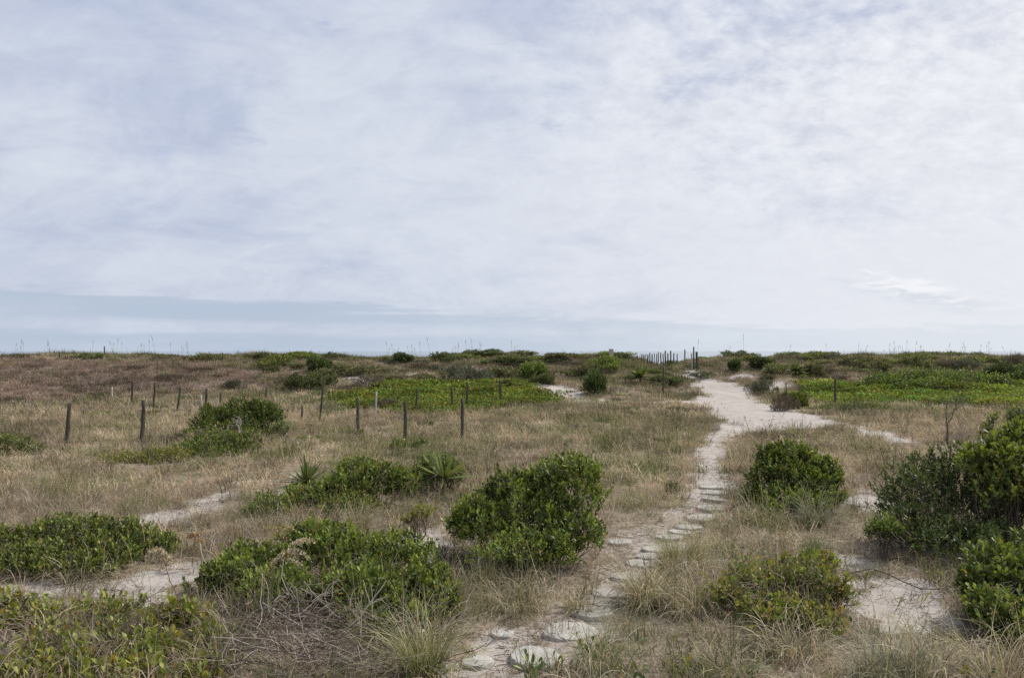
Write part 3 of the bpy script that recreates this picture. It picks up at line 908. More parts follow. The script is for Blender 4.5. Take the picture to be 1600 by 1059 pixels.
shrub("long dark mound of foliage behind the yucca", [
    (540, 768, 46, 36, 0.2), (590, 755, 46, 34, 0.5), (515, 778, 44, 32, 0.1), (478, 784, 42, 30, 0.1), (432, 794, 46, 26, -0.2), (400, 803, 26, 16, -0.3), (628, 758, 30, 28, 0.3), (560, 735, 40, 22, 0.9), (540, 790, 50, 20, -0.3)],
    15.1, 2300, 0.07, 0.03, DK, seed=12, stems=110, odd=0.05, oddcol=(0.26, 0.13, 0.02))
shrub("small round shrub with a yucca growing through it", [
    (685, 740, 38, 34, 0), (660, 748, 24, 26, 0), (708, 748, 18, 24, 0)], 17.2, 600, 0.06, 0.022, DK, seed=13, stems=50)
shrub("patchy yellow-green scrub with autumn leaves right of the flagstones", [
    (1180, 905, 56, 34, 0.5), (1250, 905, 56, 38, 0.5), (1305, 930, 36, 44, 0.1), (1130, 930, 40, 32, 0.1), (1215, 955, 76, 32, -0.3), (1280, 878, 40, 22, 1.0), (1285, 970, 44, 30, -0.5)],
    9.1, 800, 0.07, 0.032, YG + DK, loose=True, seed=14, stems=200, nl=7, kmin=0.4, odd=0.14, oddcol=(0.38, 0.27, 0.03), stemcol=(0.22, 0.18, 0.13))
shrub("dense dark juniper with a bright clipped-looking top in the fenced meadow", [
    (385, 649, 44, 30, 0.3), (338, 662, 40, 28, 0), (420, 655, 26, 30, 0.1), (370, 670, 68, 22, -0.2), (330, 645, 18, 13, 0.2), (405, 637, 28, 14, 0.2)],
    27.5, 2200, 0.11, 0.035, JUN, seed=15, stems=50, nl=8, tipc=(0.16, 0.20, 0.02), lod=1, zmin=-0.1)
shrub("yellow-green shrub in front of the dark juniper", [
    (345, 696, 54, 25, 0), (382, 695, 30, 23, 0), (304, 702, 32, 22, 0), (340, 710, 62, 20, -0.4)], 23.2, 1500, 0.075, 0.03, [(0.065, 0.095, 0.025), (0.11, 0.14, 0.03), (0.05, 0.08, 0.025)], seed=16, stems=50, lod=1)
shrub("thin low olive scrub trailing left from the yellow-green shrub", [
    (255, 716, 46, 21, 0), (190, 724, 46, 20, 0), (220, 734, 64, 15, -0.4), (150, 736, 26, 11, 0)], 21.4, 1100, 0.075, 0.03, YG, seed=17, stems=40, lod=1, kmin=0.5)
shrub("green shrub cut by the left edge of the meadow", [
    (10, 696, 36, 22, 0), (45, 700, 22, 16, 0), (-40, 696, 40, 26, 0), (20, 712, 40, 14, -0.2)], 23.0, 650, 0.08, 0.032, [(0.06, 0.085, 0.024), (0.10, 0.13, 0.028)], seed=18, stems=50, lod=1)
shrub("small grey-green bush against the right side of the juniper", [
    (440, 668, 18, 14, 0), (425, 676, 20, 10, 0)], 27.0, 160, 0.08, 0.03, [(0.09, 0.12, 0.05), (0.12, 0.15, 0.07)], seed=19, stems=20, lod=1)
shrub("flat green clump at the foot of the squared fence post", [
    (545, 674, 26, 8, 0), (512, 677, 18, 6, 0)], 28.5, 160, 0.085, 0.034, DK, seed=20, stems=16, lod=1)
shrub("low dark clump between the fence posts and the small round shrub", [
    (632, 695, 26, 9, 0), (600, 700, 14, 7, 0), (660, 690, 12, 7, 0)], 24.0, 160, 0.08, 0.032, DK, seed=21, stems=20, lod=1)
shrub("small leafy bush lit green on the near side of the thicket", [
    (1385, 828, 24, 22, 0), (1368, 826, 16, 14, 0)], 11.6, 150, 0.06, 0.028, [(0.09, 0.14, 0.03), (0.075, 0.12, 0.03)], seed=22, stems=24)
shrub("dark little bush among the grass beside the narrow path", [
    (1048, 765, 14, 18, 0)], 16.6, 110, 0.06, 0.02, [(0.045, 0.065, 0.03)], seed=23, stems=14)
shrub("leafy stragglers in the gap left of the big rounded shrub", [
    (660, 800, 20, 12, 0), (640, 810, 14, 8, 0)], 13.2, 50, 0.06, 0.026, YG, seed=24, stems=14, kmin=0.5)
shrub("grey twiggy bush hugging the left foot of the big rounded shrub", [
    (700, 868, 28, 26, 0), (722, 880, 18, 20, 0)], 11.0, 160, 0.022, 0.012, [(0.09, 0.10, 0.075)], seed=25, stems=90, kmin=0.5, stemcol=(0.12, 0.11, 0.10))

# -- dune shrubs: a few kinds of crown, copied
def far_proto(name, pal, seed, n=420, ll=0.11, lw=0.055, compact=False, tipc=None):
    g = np.random.default_rng(seed)
    L = [(0, 0, 0.30, 0.55, 0.55, 0.38)]
    for _ in range(9):
        a = g.random() * 6.28; r = g.uniform(0.3, 0.95)
        L.append((r * math.cos(a), r * math.sin(a), g.uniform(0.12, 0.62) * (1.15 - 0.6 * r), g.uniform(0.16, 0.42), g.uniform(0.16, 0.42), g.uniform(0.14, 0.34)))
    if compact:
        L = [(0, 0, 0.5, 0.6, 0.6, 0.42)] + [(0.35 * math.cos(a), 0.35 * math.sin(a), g.uniform(0.45, 0.7), g.uniform(0.28, 0.42), g.uniform(0.28, 0.42), g.uniform(0.2, 0.32)) for a in g.random(6) * 6.28]
    P, U = ell_samples(L, n, g, -0.5, 0.7)
    P = P[P[:, 2] > 0.0]; U = U[:len(P)]
    D = nrm(0.6 * (P - np.array([0, 0, 0.3])) + np.array([0, 0, 0.6]) + 0.35 * g.normal(size=P.shape))
    G = Geo(); shoots(G, P, D, 7, ll, lw, pal, g, 1, tipc=tipc, odd=0.01)
    m = 30
    st = np.stack([g.normal(0, 0.2, m), g.normal(0, 0.2, m), np.full(m, -0.1)], -1)
    Q = wander(st, np.stack([g.normal(0, 0.6, m), g.normal(0, 0.6, m), np.ones(m)], -1), g.uniform(0.6, 1.0, m), 4, 0.2, g)
    V, f = tubes(Q, np.linspace(1, 0.4, 4)[None, :] * np.full((m, 1), 0.014), 3); G.add(V, f, np.tile([0.11, 0.09, 0.075], (len(V), 1)))
    me = G.mesh(name); me.materials.append(M_FAR); return me


FP = {
    'd': [far_proto("dark_crown", [(0.055, 0.078, 0.028), (0.080, 0.105, 0.036), (0.11, 0.13, 0.045)], s, tipc=(0.16, 0.18, 0.06)) for s in (31, 32, 131)],
    'g': [far_proto("green_crown", [(0.085, 0.120, 0.030), (0.115, 0.15, 0.036), (0.15, 0.18, 0.045)], s, tipc=TIP) for s in (33, 34, 133)],
    'o': [far_proto("olive_crown", [(0.12, 0.125, 0.055), (0.10, 0.11, 0.045), (0.16, 0.155, 0.08)], s, tipc=(0.22, 0.2, 0.1)) for s in (35, 36, 135)],
    'D': [far_proto("compact_dark_crown", [(0.045, 0.066, 0.024), (0.065, 0.09, 0.03), (0.10, 0.12, 0.04)], s, n=600, compact=True) for s in (201, 202)],
    'G': [far_proto("compact_green_crown", [(0.085, 0.125, 0.03), (0.12, 0.165, 0.036), (0.06, 0.085, 0.03)], s, n=600, tipc=TIP, compact=True) for s in (203, 204)],
    'y': [far_proto("grey_crown", [(0.085, 0.100, 0.070), (0.105, 0.12, 0.085), (0.075, 0.085, 0.065)], s, n=560, ll=0.08, lw=0.03) for s in (37, 38)],
    'b': [far_proto("brown_crown", [(0.13, 0.10, 0.08), (0.16, 0.125, 0.10), (0.10, 0.08, 0.065)], s, n=560, ll=0.09, lw=0.02) for s in (39, 40)],
}
GD = "shrubs on the dune"
fr = np.random.default_rng(77)
FAR = [  # centre x, foot y, width, height (photo pixels), kind, label
    (140, 562, 44, 11, 'd', "dark shrub beside the skyline post on the left dune crest"),
    (245, 559, 40, 9, 'o', "flat olive shrub on the crest left of the sea oats"),
    (320, 564, 36, 16, 'o', "olive shrub with feathery top on the left crest"),
    (425, 571, 50, 19, 'g', "bright green crest shrub above the row of leaning posts"),
    (495, 583, 40, 27, 'D', "dark round bush just below the crest, left of the sand scar"),
    (484, 610, 58, 30, 'd', "dark bushy thicket behind the leaning white-topped post"),
    (455, 606, 40, 22, 'b', "brown twiggy shrub on the left flank of the dark thicket"),
    (525, 561, 34, 14, 'd', "dark shrub on the crest above the sand scar"),
    (546, 588, 64, 20, 'o', "olive shrub draped over the top of the sand scar"),
    (575, 604, 46, 18, 'b', "brown shrub in front of the sand scar"),
    (360, 610, 30, 18, 'y', "grey-green shrub above the post behind the juniper"),
    (628, 568, 32, 19, 'D', "dark dome of a bush on the middle crest"),
    (690, 566, 40, 15, 'd', "flat dark bush on the crest above the vine mat"),
    (735, 562, 44, 10, 'g', "low green bush on the crest by the tallest sea oat"),
    (724, 597, 66, 31, 'y', "broad grey-green shrub at the head of the vine mat"),
    (664, 596, 40, 14, 'o', "small olive shrub at the left shoulder of the vine mat"),
    (798, 571, 58, 16, 'd', "long dark shrub near the crest above the bright green bush"),
    (834, 594, 46, 34, 'G', "bright green bush on the slope above the sand hollow"),
    (846, 600, 34, 18, 'd', "dark bush at the foot of the bright green slope bush"),
    (790, 592, 60, 20, 'o', "olive bush between the grey-green shrub and the bright green bush"),
    (792, 609, 20, 17, 'D', "small round dark bush behind the last meadow post"),
    (880, 563, 66, 14, 'o', "long olive shrub on the crest right of the middle"),
    (929, 616, 40, 42, 'D', "dark vase-shaped bush beside the sand hollow"),
    (923, 590, 34, 22, 'o', "feathery olive bush behind the vase-shaped bush"),
    (950, 578, 42, 22, 'g', "green bush below the grey box on the crest"),
    (1048, 600, 40, 14, 'd', "dark low bush left of the sand path, behind the lone post"),
    (1062, 570, 44, 14, 'd', "dark shrub in the gap where the sand path leaves"),
    (1100, 590, 30, 14, 'y', "grey-green shrub at the foot of the gate posts"),
    (1150, 580, 22, 20, 'D', "narrow dark bush on the slope right of the gap"),
    (1180, 566, 40, 14, 'g', "green shrub on the crest right of the gap"),
    (1193, 577, 38, 20, 'D', "dark mound of shrub below the green crest shrub"),
    (1216, 586, 34, 18, 'o', "olive shrub left of the dune yucca"),
    (1272, 561, 44, 13, 'g', "green shrub breaking the skyline above the lone right post"),
    (1276, 590, 42, 22, 'o', "olive dome right of the dune yucca"),
    (1194, 616, 34, 27, 'y', "blue-green bush on the right bank of the sand path"),
    (1226, 630, 18, 20, 'd', "small dark-topped bush beside the forked snag"),
    (1250, 639, 34, 32, 'G', "round green bush where the sand path bends"),
    (1226, 642, 36, 28, 'b', "brown dead-looking bush at the bend of the sand path"),
    (1362, 578, 58, 22, 'o', "olive-grey shrub at the left end of the green thicket"),
    (1436, 577, 34, 24, 'o', "domed shrub with a dark cap on the right crest"),
    (1490, 575, 36, 16, 'b', "brown-grey shrub above the middle of the green thicket"),
    (1530, 568, 50, 16, 'g', "green shrub near the right crest"),
    (1516, 578, 30, 18, 'y', "pale grey dome of a shrub above the thicket"),
    (1570, 598, 50, 34, 'D', "big dark bush at the right end of the green thicket"),
    (1592, 572, 30, 20, 'b', "purple-brown bush by the right edge of the dune"),
    (1578, 556, 50, 12, 'b', "brown grassy shrub on the crest at the right edge"),
    (1610, 600, 50, 26, 'd', "dark bush cut by the right edge of the picture"),
    (230, 640, 26, 10, 'o', "little olive bush between the two rows of posts"),
    (152, 622, 36, 12, 'b', "dark brown mound beside the short white stake"),
    (262, 694, 24, 18, 'b', "dark brown bush left of the juniper"),
    (600, 640, 34, 18, 'b', "brown bush behind the pale leaning post"),
    (680, 648, 24, 8, 'b', "low brown clump at the near edge of the vine mat"),
    (965, 630, 18, 12, 'b', "small brown bush on the sand strip"),
    (1085, 575, 20, 10, 'd', "tiny dark bush under the gate posts"),
]
def far_shrub(cx, fy, w_, h_, kind, label, group=GD, depth=None):
    p = at(np.array([cx]), np.array([fy]))[0]
    d = p[1]
    o = bpy.data.objects.new("dune_shrub", FP[kind][fr.integers(0, len(FP[kind]))]); COL.objects.link(o)
    s = d / F
    o.location = (p[0], p[1] + w_ * s * 0.3, float(height(p[0], p[1] + w_ * s * 0.3)) - (0.20 if kind in 'DG' else 0.03) * h_ * s)
    rz = fr.random() * 6.28
    o.rotation_euler = (0, 0, rz)
    o.scale = (w_ * s * 0.70, w_ * s * 0.8, h_ * s * (1.35 if h_ > 17 and kind not in 'DG' else 1.12))
    tag(o, label, "shrub", group)
    return o


for a in FAR: far_shrub(*a)
for k in range(120):
    cx = fr.uniform(-60, 1660); fy = fr.uniform(556, 602)
    if 1040 < cx < 1170 and fy > 570: continue
    if cx < 420 and fr.random() < 0.55: continue
    kd = 'dgoybo'[fr.integers(0, 6)] if cx > 420 else 'bbo'[fr.integers(0, 3)]
    nm = {'d': "small dark shrub dotted in the dune grass", 'g': "small green shrub dotted in the dune grass", 'o': "small olive shrub dotted in the dune grass",
          'y': "small grey shrub dotted in the dune grass", 'b': "small brown shrub dotted in the dune grass"}[kd]
    far_shrub(cx, fy, fr.uniform(14, 44), fr.uniform(5, 12), kd, nm, "small shrubs dotted in the dune grass")
for k in range(24):
    cx = fr.uniform(380, 1640)
    if 1030 < cx < 1110: continue
    far_shrub(cx, fr.uniform(556.5, 562), fr.uniform(22, 56), fr.uniform(8, 14), 'ddgoo'[fr.integers(0, 5)], "low bush along the crest of the dune", "low bushes along the dune crest")
for k in range(26):
    cx = fr.uniform(0, 1150); fy = fr.uniform(640, 700)
    if sand_mask(*at(np.array([cx]), np.array([fy]))[0][:2].reshape(2, 1))[0] > 0.2: continue
    far_shrub(cx, fy, fr.uniform(12, 26), fr.uniform(5, 9), 'obog'[fr.integers(0, 4)], "tiny low shrub sunk in the dry meadow grass", "tiny shrubs in the meadow grass")

# long shrubs on the flats to the right
shrub("long bright green thicket across the foot of the right dune", [
    (1375, 594, 30, 14, 0), (1420, 592, 36, 16, 0), (1465, 592, 40, 17, 0), (1510, 593, 36, 16, 0.2), (1550, 596, 34, 13, 0.2), (1440, 598, 70, 10, -0.5)],
    52, 1500, 0.17, 0.09, [(0.085, 0.13, 0.03), (0.11, 0.16, 0.032), (0.065, 0.095, 0.03)], seed=41, stems=40, nl=6, lod=1, zmin=-0.2, kmin=0.8)
shrub("low dark hedge-like strip beside the bend of the sand path", [
    (1300, 639, 26, 11, 0), (1340, 637, 32, 13, 0), (1374, 640, 24, 10, 0), (1268, 643, 18, 8, 0)], 40, 800, 0.13, 0.04, [(0.075, 0.095, 0.05), (0.095, 0.115, 0.06), (0.06, 0.07, 0.04)], seed=42, stems=30, nl=6, lod=1)

# ------------------------------------------------------------------ fence posts
def post(x_top, y_top, x_bot, y_bot, wpx, label, group, pale=False, extra=0.0, seed=0):
    g = np.random.default_rng(seed + int(x_top))
    p = at(np.array([x_bot]), np.array([y_bot]))[0]
    d = p[1]
    t = at_depth(x_top, y_top, d)
    r = max(wpx * 0.8, 1.2) * 0.5 * d / F
    k = 7; sides = 9
    tt = np.linspace(0, 1, k)
    base = np.array([p[0], p[1], p[2] - 0.25])
    C = base[None] * (1 - tt[:, None]) + t[None] * tt[:, None]
    C[1:-1, :2] += g.normal(0, r * 0.16, (k - 2, 2))
    ang = np.arange(sides) * 2 * PI / sides
    prof = 1 + 0.13 * g.normal(size=(1, sides)) + 0.05 * g.normal(size=(k, sides))
    taper = (1.08 - 0.16 * tt)[:, None]
    V = np.zeros((k, sides, 3))
    V[:, :, 0] = C[:, 0:1] + r * prof * taper * np.cos(ang); V[:, :, 1] = C[:, 1:2] + r * prof * taper * np.sin(ang); V[:, :, 2] = C[:, 2:3]
    V[-1, :, 2] += r * g.uniform(-0.5, 0.5) * np.cos(ang + g.random() * 6) + r * g.normal(0, 0.15, sides)
    top2 = V[-1].copy(); cc = top2.mean(0); top2 = cc + (top2 - cc) * 0.82; top2[:, 2] += r * 0.12
    V = np.concatenate([V.reshape(-1, 3), top2, [cc + np.array([0, 0, r * 0.16])]])
    n = k + 1
    i = np.arange(n - 1)[:, None] * sides; s = np.arange(sides)[None]; s2 = (s + 1) % sides
    f4 = np.stack([i + s, i + s2, i + sides + s2, i + sides + s], -1).reshape(-1, 4)
    b = (n - 1) * sides; s = np.arange(sides)
    f3 = np.stack([b + s, b + (s + 1) % sides, np.full(sides, n * sides)], -1)
    me = mesh_np("fence_post", V - p, [f4, f3])
    o = obj("fence_post", me, M_POST_PALE if pale else M_POST, loc=p)
    return tag(o, label, "fence post", group)


GF = "fence posts standing in the dry meadow"
for a in (
    (109, 630, 103, 699, 8.5, "stout leaning fence post, the one farthest left in the meadow"),
    (224, 625, 222, 697, 7, "dark crooked fence post left of the juniper"),
    (559, 622, 560, 682, 6.5, "squared upright fence post with green clump at its foot"),
    (633, 628, 635, 689, 6.5, "upright fence post midway between the clump post and the stout post"),
    (722, 623, 722, 693, 8, "stout grey fence post with a yucca and round shrub before it"),
    (207, 596, 205, 633, 4, "straight back-row post left of a slightly bent one"),
    (242, 597, 240, 644, 4, "slightly bent tall back-row post"),
    (282, 604, 276, 646, 4, "back-row post tilting to the right, short of the juniper"),
    (323, 607, 320, 641, 4.5, "darker and taller of the two posts standing together by the juniper"),
    (345, 613, 345, 632, 4, "stub of a post showing over the juniper"),
    (416, 604, 416, 624, 3.5, "thin dark post behind the right end of the juniper"),
    (472, 634, 471, 660, 4, "short stub post between juniper and leaning post"),
    (652, 607, 649, 647, 4, "thin dark post at the left part of the vine mat"),
    (706, 604, 706, 641, 4, "dark post in the vine mat, left one of a close pair"),
    (730, 598, 729, 637, 4.5, "dark post in the vine mat, right one of a close pair"),
    (781, 594, 783, 633, 4.5, "post at the right end of the vine mat row"),
):
    post(*a, GF)
post(507, 586, 498, 660, 4, "tall post leaning right with a bleached broken top", GF)
post(175, 605, 174, 624, 3.5, "short bleached white stake before the purple grass", GF, pale=True)
post(314, 618, 316, 641, 4.5, "paler and shorter of the two posts standing together by the juniper", GF, pale=True)
post(588, 612, 585, 653, 3.5, "thin pale post leaning right beside the brown bush", GF, pale=True)
post(1037, 572, 1036, 619, 3.2, "lone thin post at the left bank of the sand path", "fence posts near the sand path")
post(1305, 590, 1305, 633, 4.2, "lone pale post in the right-hand vine mat", "fence posts near the sand path")
post(1228, 598, 1232, 640, 2.2, "thin dark stake in the bush at the path bend", "fence posts near the sand path")
GP = "posts along the path where it leaves over the dune"
for a in (
    (163, 541, 163, 561, 2.6, "thin dark post sticking up from the dark shrub on the left crest"),
    (93, 550, 93, 561, 2.2, "tiny post end on the far left crest"),
):
    post(*a, "posts on the left crest")
for x_, y0_, y1_, w_ in ((989.5, 558, 566, 2.2), (1003, 553, 568, 2), (1009, 553, 566, 1.6), (1015.5, 551, 570, 2), (1022.5, 552, 566, 1.6), (1026, 553, 572, 2), (1028.5, 550, 568, 2.2),
                         (1039.5, 548, 570, 2.6), (1048, 548, 568, 3.2), (1070, 546, 566, 2.6), (996, 556, 568, 2.2), (1006, 554, 570, 2.4), (1012, 554, 569, 2.2), (1019, 553, 571, 2.4), (1032.5, 551, 571, 2.4), (1036, 553, 570, 2.2), (1043.5, 552, 572, 2.4), (1053, 552, 570, 2.4), (1058, 553, 570, 2.2)):
    lab = {989.5: "outermost low stub left of the row of path posts", 1070: "single post between the row of path posts and the gate posts",
           1048: "thickest path post, last of the row towards the gap", 1039.5: "path post standing alone next to the thickest one",
           1015.5: "tall path post in the middle of the left half of the row", 1003: "second post of the path row, after the low stub"}.get(x_, "thin dark post in the close cluster on the skyline left of the gap")
    post(x_, y0_, x_, y1_, w_, lab, GP)
post(1084, 542, 1084, 577, 2.8, "tallest dark gate post at the right side of the gap", GP)
post(1088.5, 550, 1089, 580, 4.5, "thick grey gate post against the right dune", GP, pale=False)
post(1081, 552, 1081, 578, 3.0, "pale gate post on the left of the tallest one", GP, pale=True)
# the grey box on the crest
p = at(np.array([955]), np.array([562]))[0]; s = p[1] / F
root = empty("utility_box", p); tag(root, "small grey box on a post above the crest, left of the path posts", "box")
import bmesh
def bevel_box(name, cx_, cy_, cz_, sx, sy, sz, mat, parent):
    bm = bmesh.new(); bmesh.ops.create_cube(bm, size=1.0)
    bmesh.ops.scale(bm, vec=(sx, sy, sz), verts=bm.verts); bmesh.ops.translate(bm, vec=(cx_, cy_, cz_), verts=bm.verts)
    bmesh.ops.bevel(bm, geom=bm.edges[:], offset=min(sx, sy, sz) * 0.08, segments=2, affect='EDGES', profile=0.5)
    me = bpy.data.meshes.new(name); bm.to_mesh(me); bm.free(); return obj(name, me, mat, parent)
bevel_box("box_body", 0, 0, (562 - 551) * s, 7 * s, 5 * s, 12 * s, M_POST_PALE, root)
bevel_box("support", 0, 0, 2.4 * s - 0.1, 2.5 * s, 2.5 * s, 5 * s + 0.1, M_POST, root)

# ------------------------------------------------------------------ flagstones
m, nt, out = new_mat("flagstone")
geo = nt.node("ShaderNodeNewGeometry"); pos = geo.outputs["Position"]
n1 = nt.noise(pos, 4.0, 5, 0.6); n2 = nt.noise(pos, 28.0, 5, 0.7)
c = nt.mix(nt.smooth(0.3, 0.7, n1), (0.30, 0.292, 0.265), (0.42, 0.402, 0.368))
c = nt.mix(nt.smooth(0.55, 0.7, n2) * 0.6, c, (0.29, 0.265, 0.235))
p = nt.node("ShaderNodeBsdfPrincipled"); nt.put(p.inputs["Base Color"], c); p.inputs["Roughness"].default_value = 0.9; p.inputs["Specular IOR Level"].default_value = 0.2
b = nt.node("ShaderNodeBump"); b.inputs["Strength"].default_value = 0.5; b.inputs["Distance"].default_value = 0.015
nt.put(b.inputs["Height"], n1 + n2 * 0.5); nt.l.new(b.outputs[0], p.inputs["Normal"]); nt.l.new(p.outputs[0], out.inputs[0])
M_STONE = m
STONES = [
    (835, 1024, 104, 36, "largest flagstone, pale and nearest of the row, half sunk in sand"),
    (890, 984, 92, 30, "wide pale flagstone with grass at its front edge, second of the row"),
    (926, 954, 74, 20, "tilted flagstone with a dark shaded left edge"),
    (952, 926, 60, 13, "oval flagstone just below the bright rounded one"),
    (982, 900, 60, 14, "bright rounded flagstone beside the arching grass tuft"),
    (1000, 879, 50, 11, "flagstone behind the bright rounded one"),
    (1024, 857, 46, 11, "flagstone left of the dark green tuft"),
    (968, 845, 46, 9, "offset flagstone at the right foot of the big rounded shrub"),
    (1046, 838, 46, 9, "flagstone half hidden by litter at the path bend"),
    (1076, 823, 46, 8, "flagstone at the bend where the path turns uphill"),
    (1098, 808, 56, 9, "broad step stone below the two narrow steps"),
    (1110, 793, 52, 8, "lower of the two narrow step stones with a dark front edge"),
    (1116, 779, 48, 7, "upper of the two narrow step stones with a dark front edge"),
    (1112, 760, 50, 6, "last flat stone before the path turns to sand"),
    (1013, 868, 46, 10, "thin flagstone just above the one behind the bright rounded stone"),
    (940, 941, 62, 14, "flat stone wedged between the oval flagstone and the tilted one"),
    (1062, 831, 44, 8, "small flagstone just below the bend of the path"),
    (1118, 769, 46, 6, "narrow slab between the upper step stone and the last flat stone"),
    (785, 990, 44, 14, "small buried stone left of the wide pale flagstone"),
    (745, 1032, 60, 22, "sand-covered stone at the lower left end of the path"),
]
sg = np.random.default_rng(9)
for (px, py, wp, hp, lab) in STONES:
    p = at(np.array([px]), np.array([py]))[0]; d = p[1]
    rx = wp * 0.5 * d / F; ry = hp * 0.5 * d * d / (F * CZ)
    ry = min(max(ry, rx * 0.5), rx * 1.2)
    k = 36; a = np.arange(k) * 2 * PI / k
    nc = sg.integers(6, 9)
    ca = np.sort((np.arange(nc) + sg.uniform(-0.28, 0.28, nc)) * 2 * PI / nc) ; cr = sg.uniform(0.82, 1.12, nc)
    cxs, cys = cr * np.cos(ca), cr * np.sin(ca)
    # walk round the corners, then soften them a little
    seg = np.linspace(0, nc, k, endpoint=False); i0 = seg.astype(int); fr_ = seg - i0
    ox = cxs[i0] * (1 - fr_) + cxs[(i0 + 1) % nc] * fr_; oy = cys[i0] * (1 - fr_) + cys[(i0 + 1) % nc] * fr_
    for _ in range(2):
        ox = (np.roll(ox, 1) + 2 * ox + np.roll(ox, -1)) / 4; oy = (np.roll(oy, 1) + 2 * oy + np.roll(oy, -1)) / 4
    jit = 1 + sg.normal(0, 0.018, k); ox = ox * jit; oy = oy * jit
    rings = [(1.03, -0.08), (1.0, 0.010), (0.985, 0.019), (0.94, 0.024), (0.8, 0.026), (0.55, 0.026), (0.25, 0.026)]
    V = np.concatenate([np.stack([rx * ox * q_, ry * oy * q_, np.full(k, z_) + (sg.normal(0, 0.0022, k) if z_ > 0 else 0)], -1) for q_, z_ in rings] + [np.array([[0, 0, 0.026]])])
    i = np.arange(len(rings) - 1)[:, None] * k; s = np.arange(k)[None]; s2 = (s + 1) % k
    f4 = np.stack([i + s, i + s2, i + k + s2, i + k + s], -1).reshape(-1, 4)
    b = (len(rings) - 1) * k; s = np.arange(k)
    me = mesh_np("flagstone", V, [f4, np.stack([b + s, b + (s + 1) % k, np.full(k, len(rings) * k)], -1)])
    o = obj("flagstone", me, M_STONE, loc=(p[0], p[1], p[2] - 0.016 + sg.uniform(-0.004, 0.004))); o.rotation_euler = (sg.normal(0, 0.018), sg.normal(0, 0.018), sg.normal(0, 0.2))
    tag(o, lab, "flagstone", "flagstones set in the sand path")


# ------------------------------------------------------------------ grass tufts
def tuft(px, py, n, rad, lmin, lmax, w_, tilt, curl, cols, label, seed, greens=0.3, segs=7):
    g = np.random.default_rng(seed)
    p = at(np.array([px]), np.array([py]))[0]
    V, f, hs, bi = blades(n, rad, lmin, lmax, w_, tilt, curl, segs, g, wob=0.12)
    cols = np.asarray(cols, float)
    c = cols[g.integers(0, len(cols), n)] * g.uniform(0.7, 1.25, (n, 1))
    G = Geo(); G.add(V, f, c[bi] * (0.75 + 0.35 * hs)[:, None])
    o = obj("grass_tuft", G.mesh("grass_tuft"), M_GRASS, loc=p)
    return tag(o, label, "grass tuft", "large grass tufts near the path")


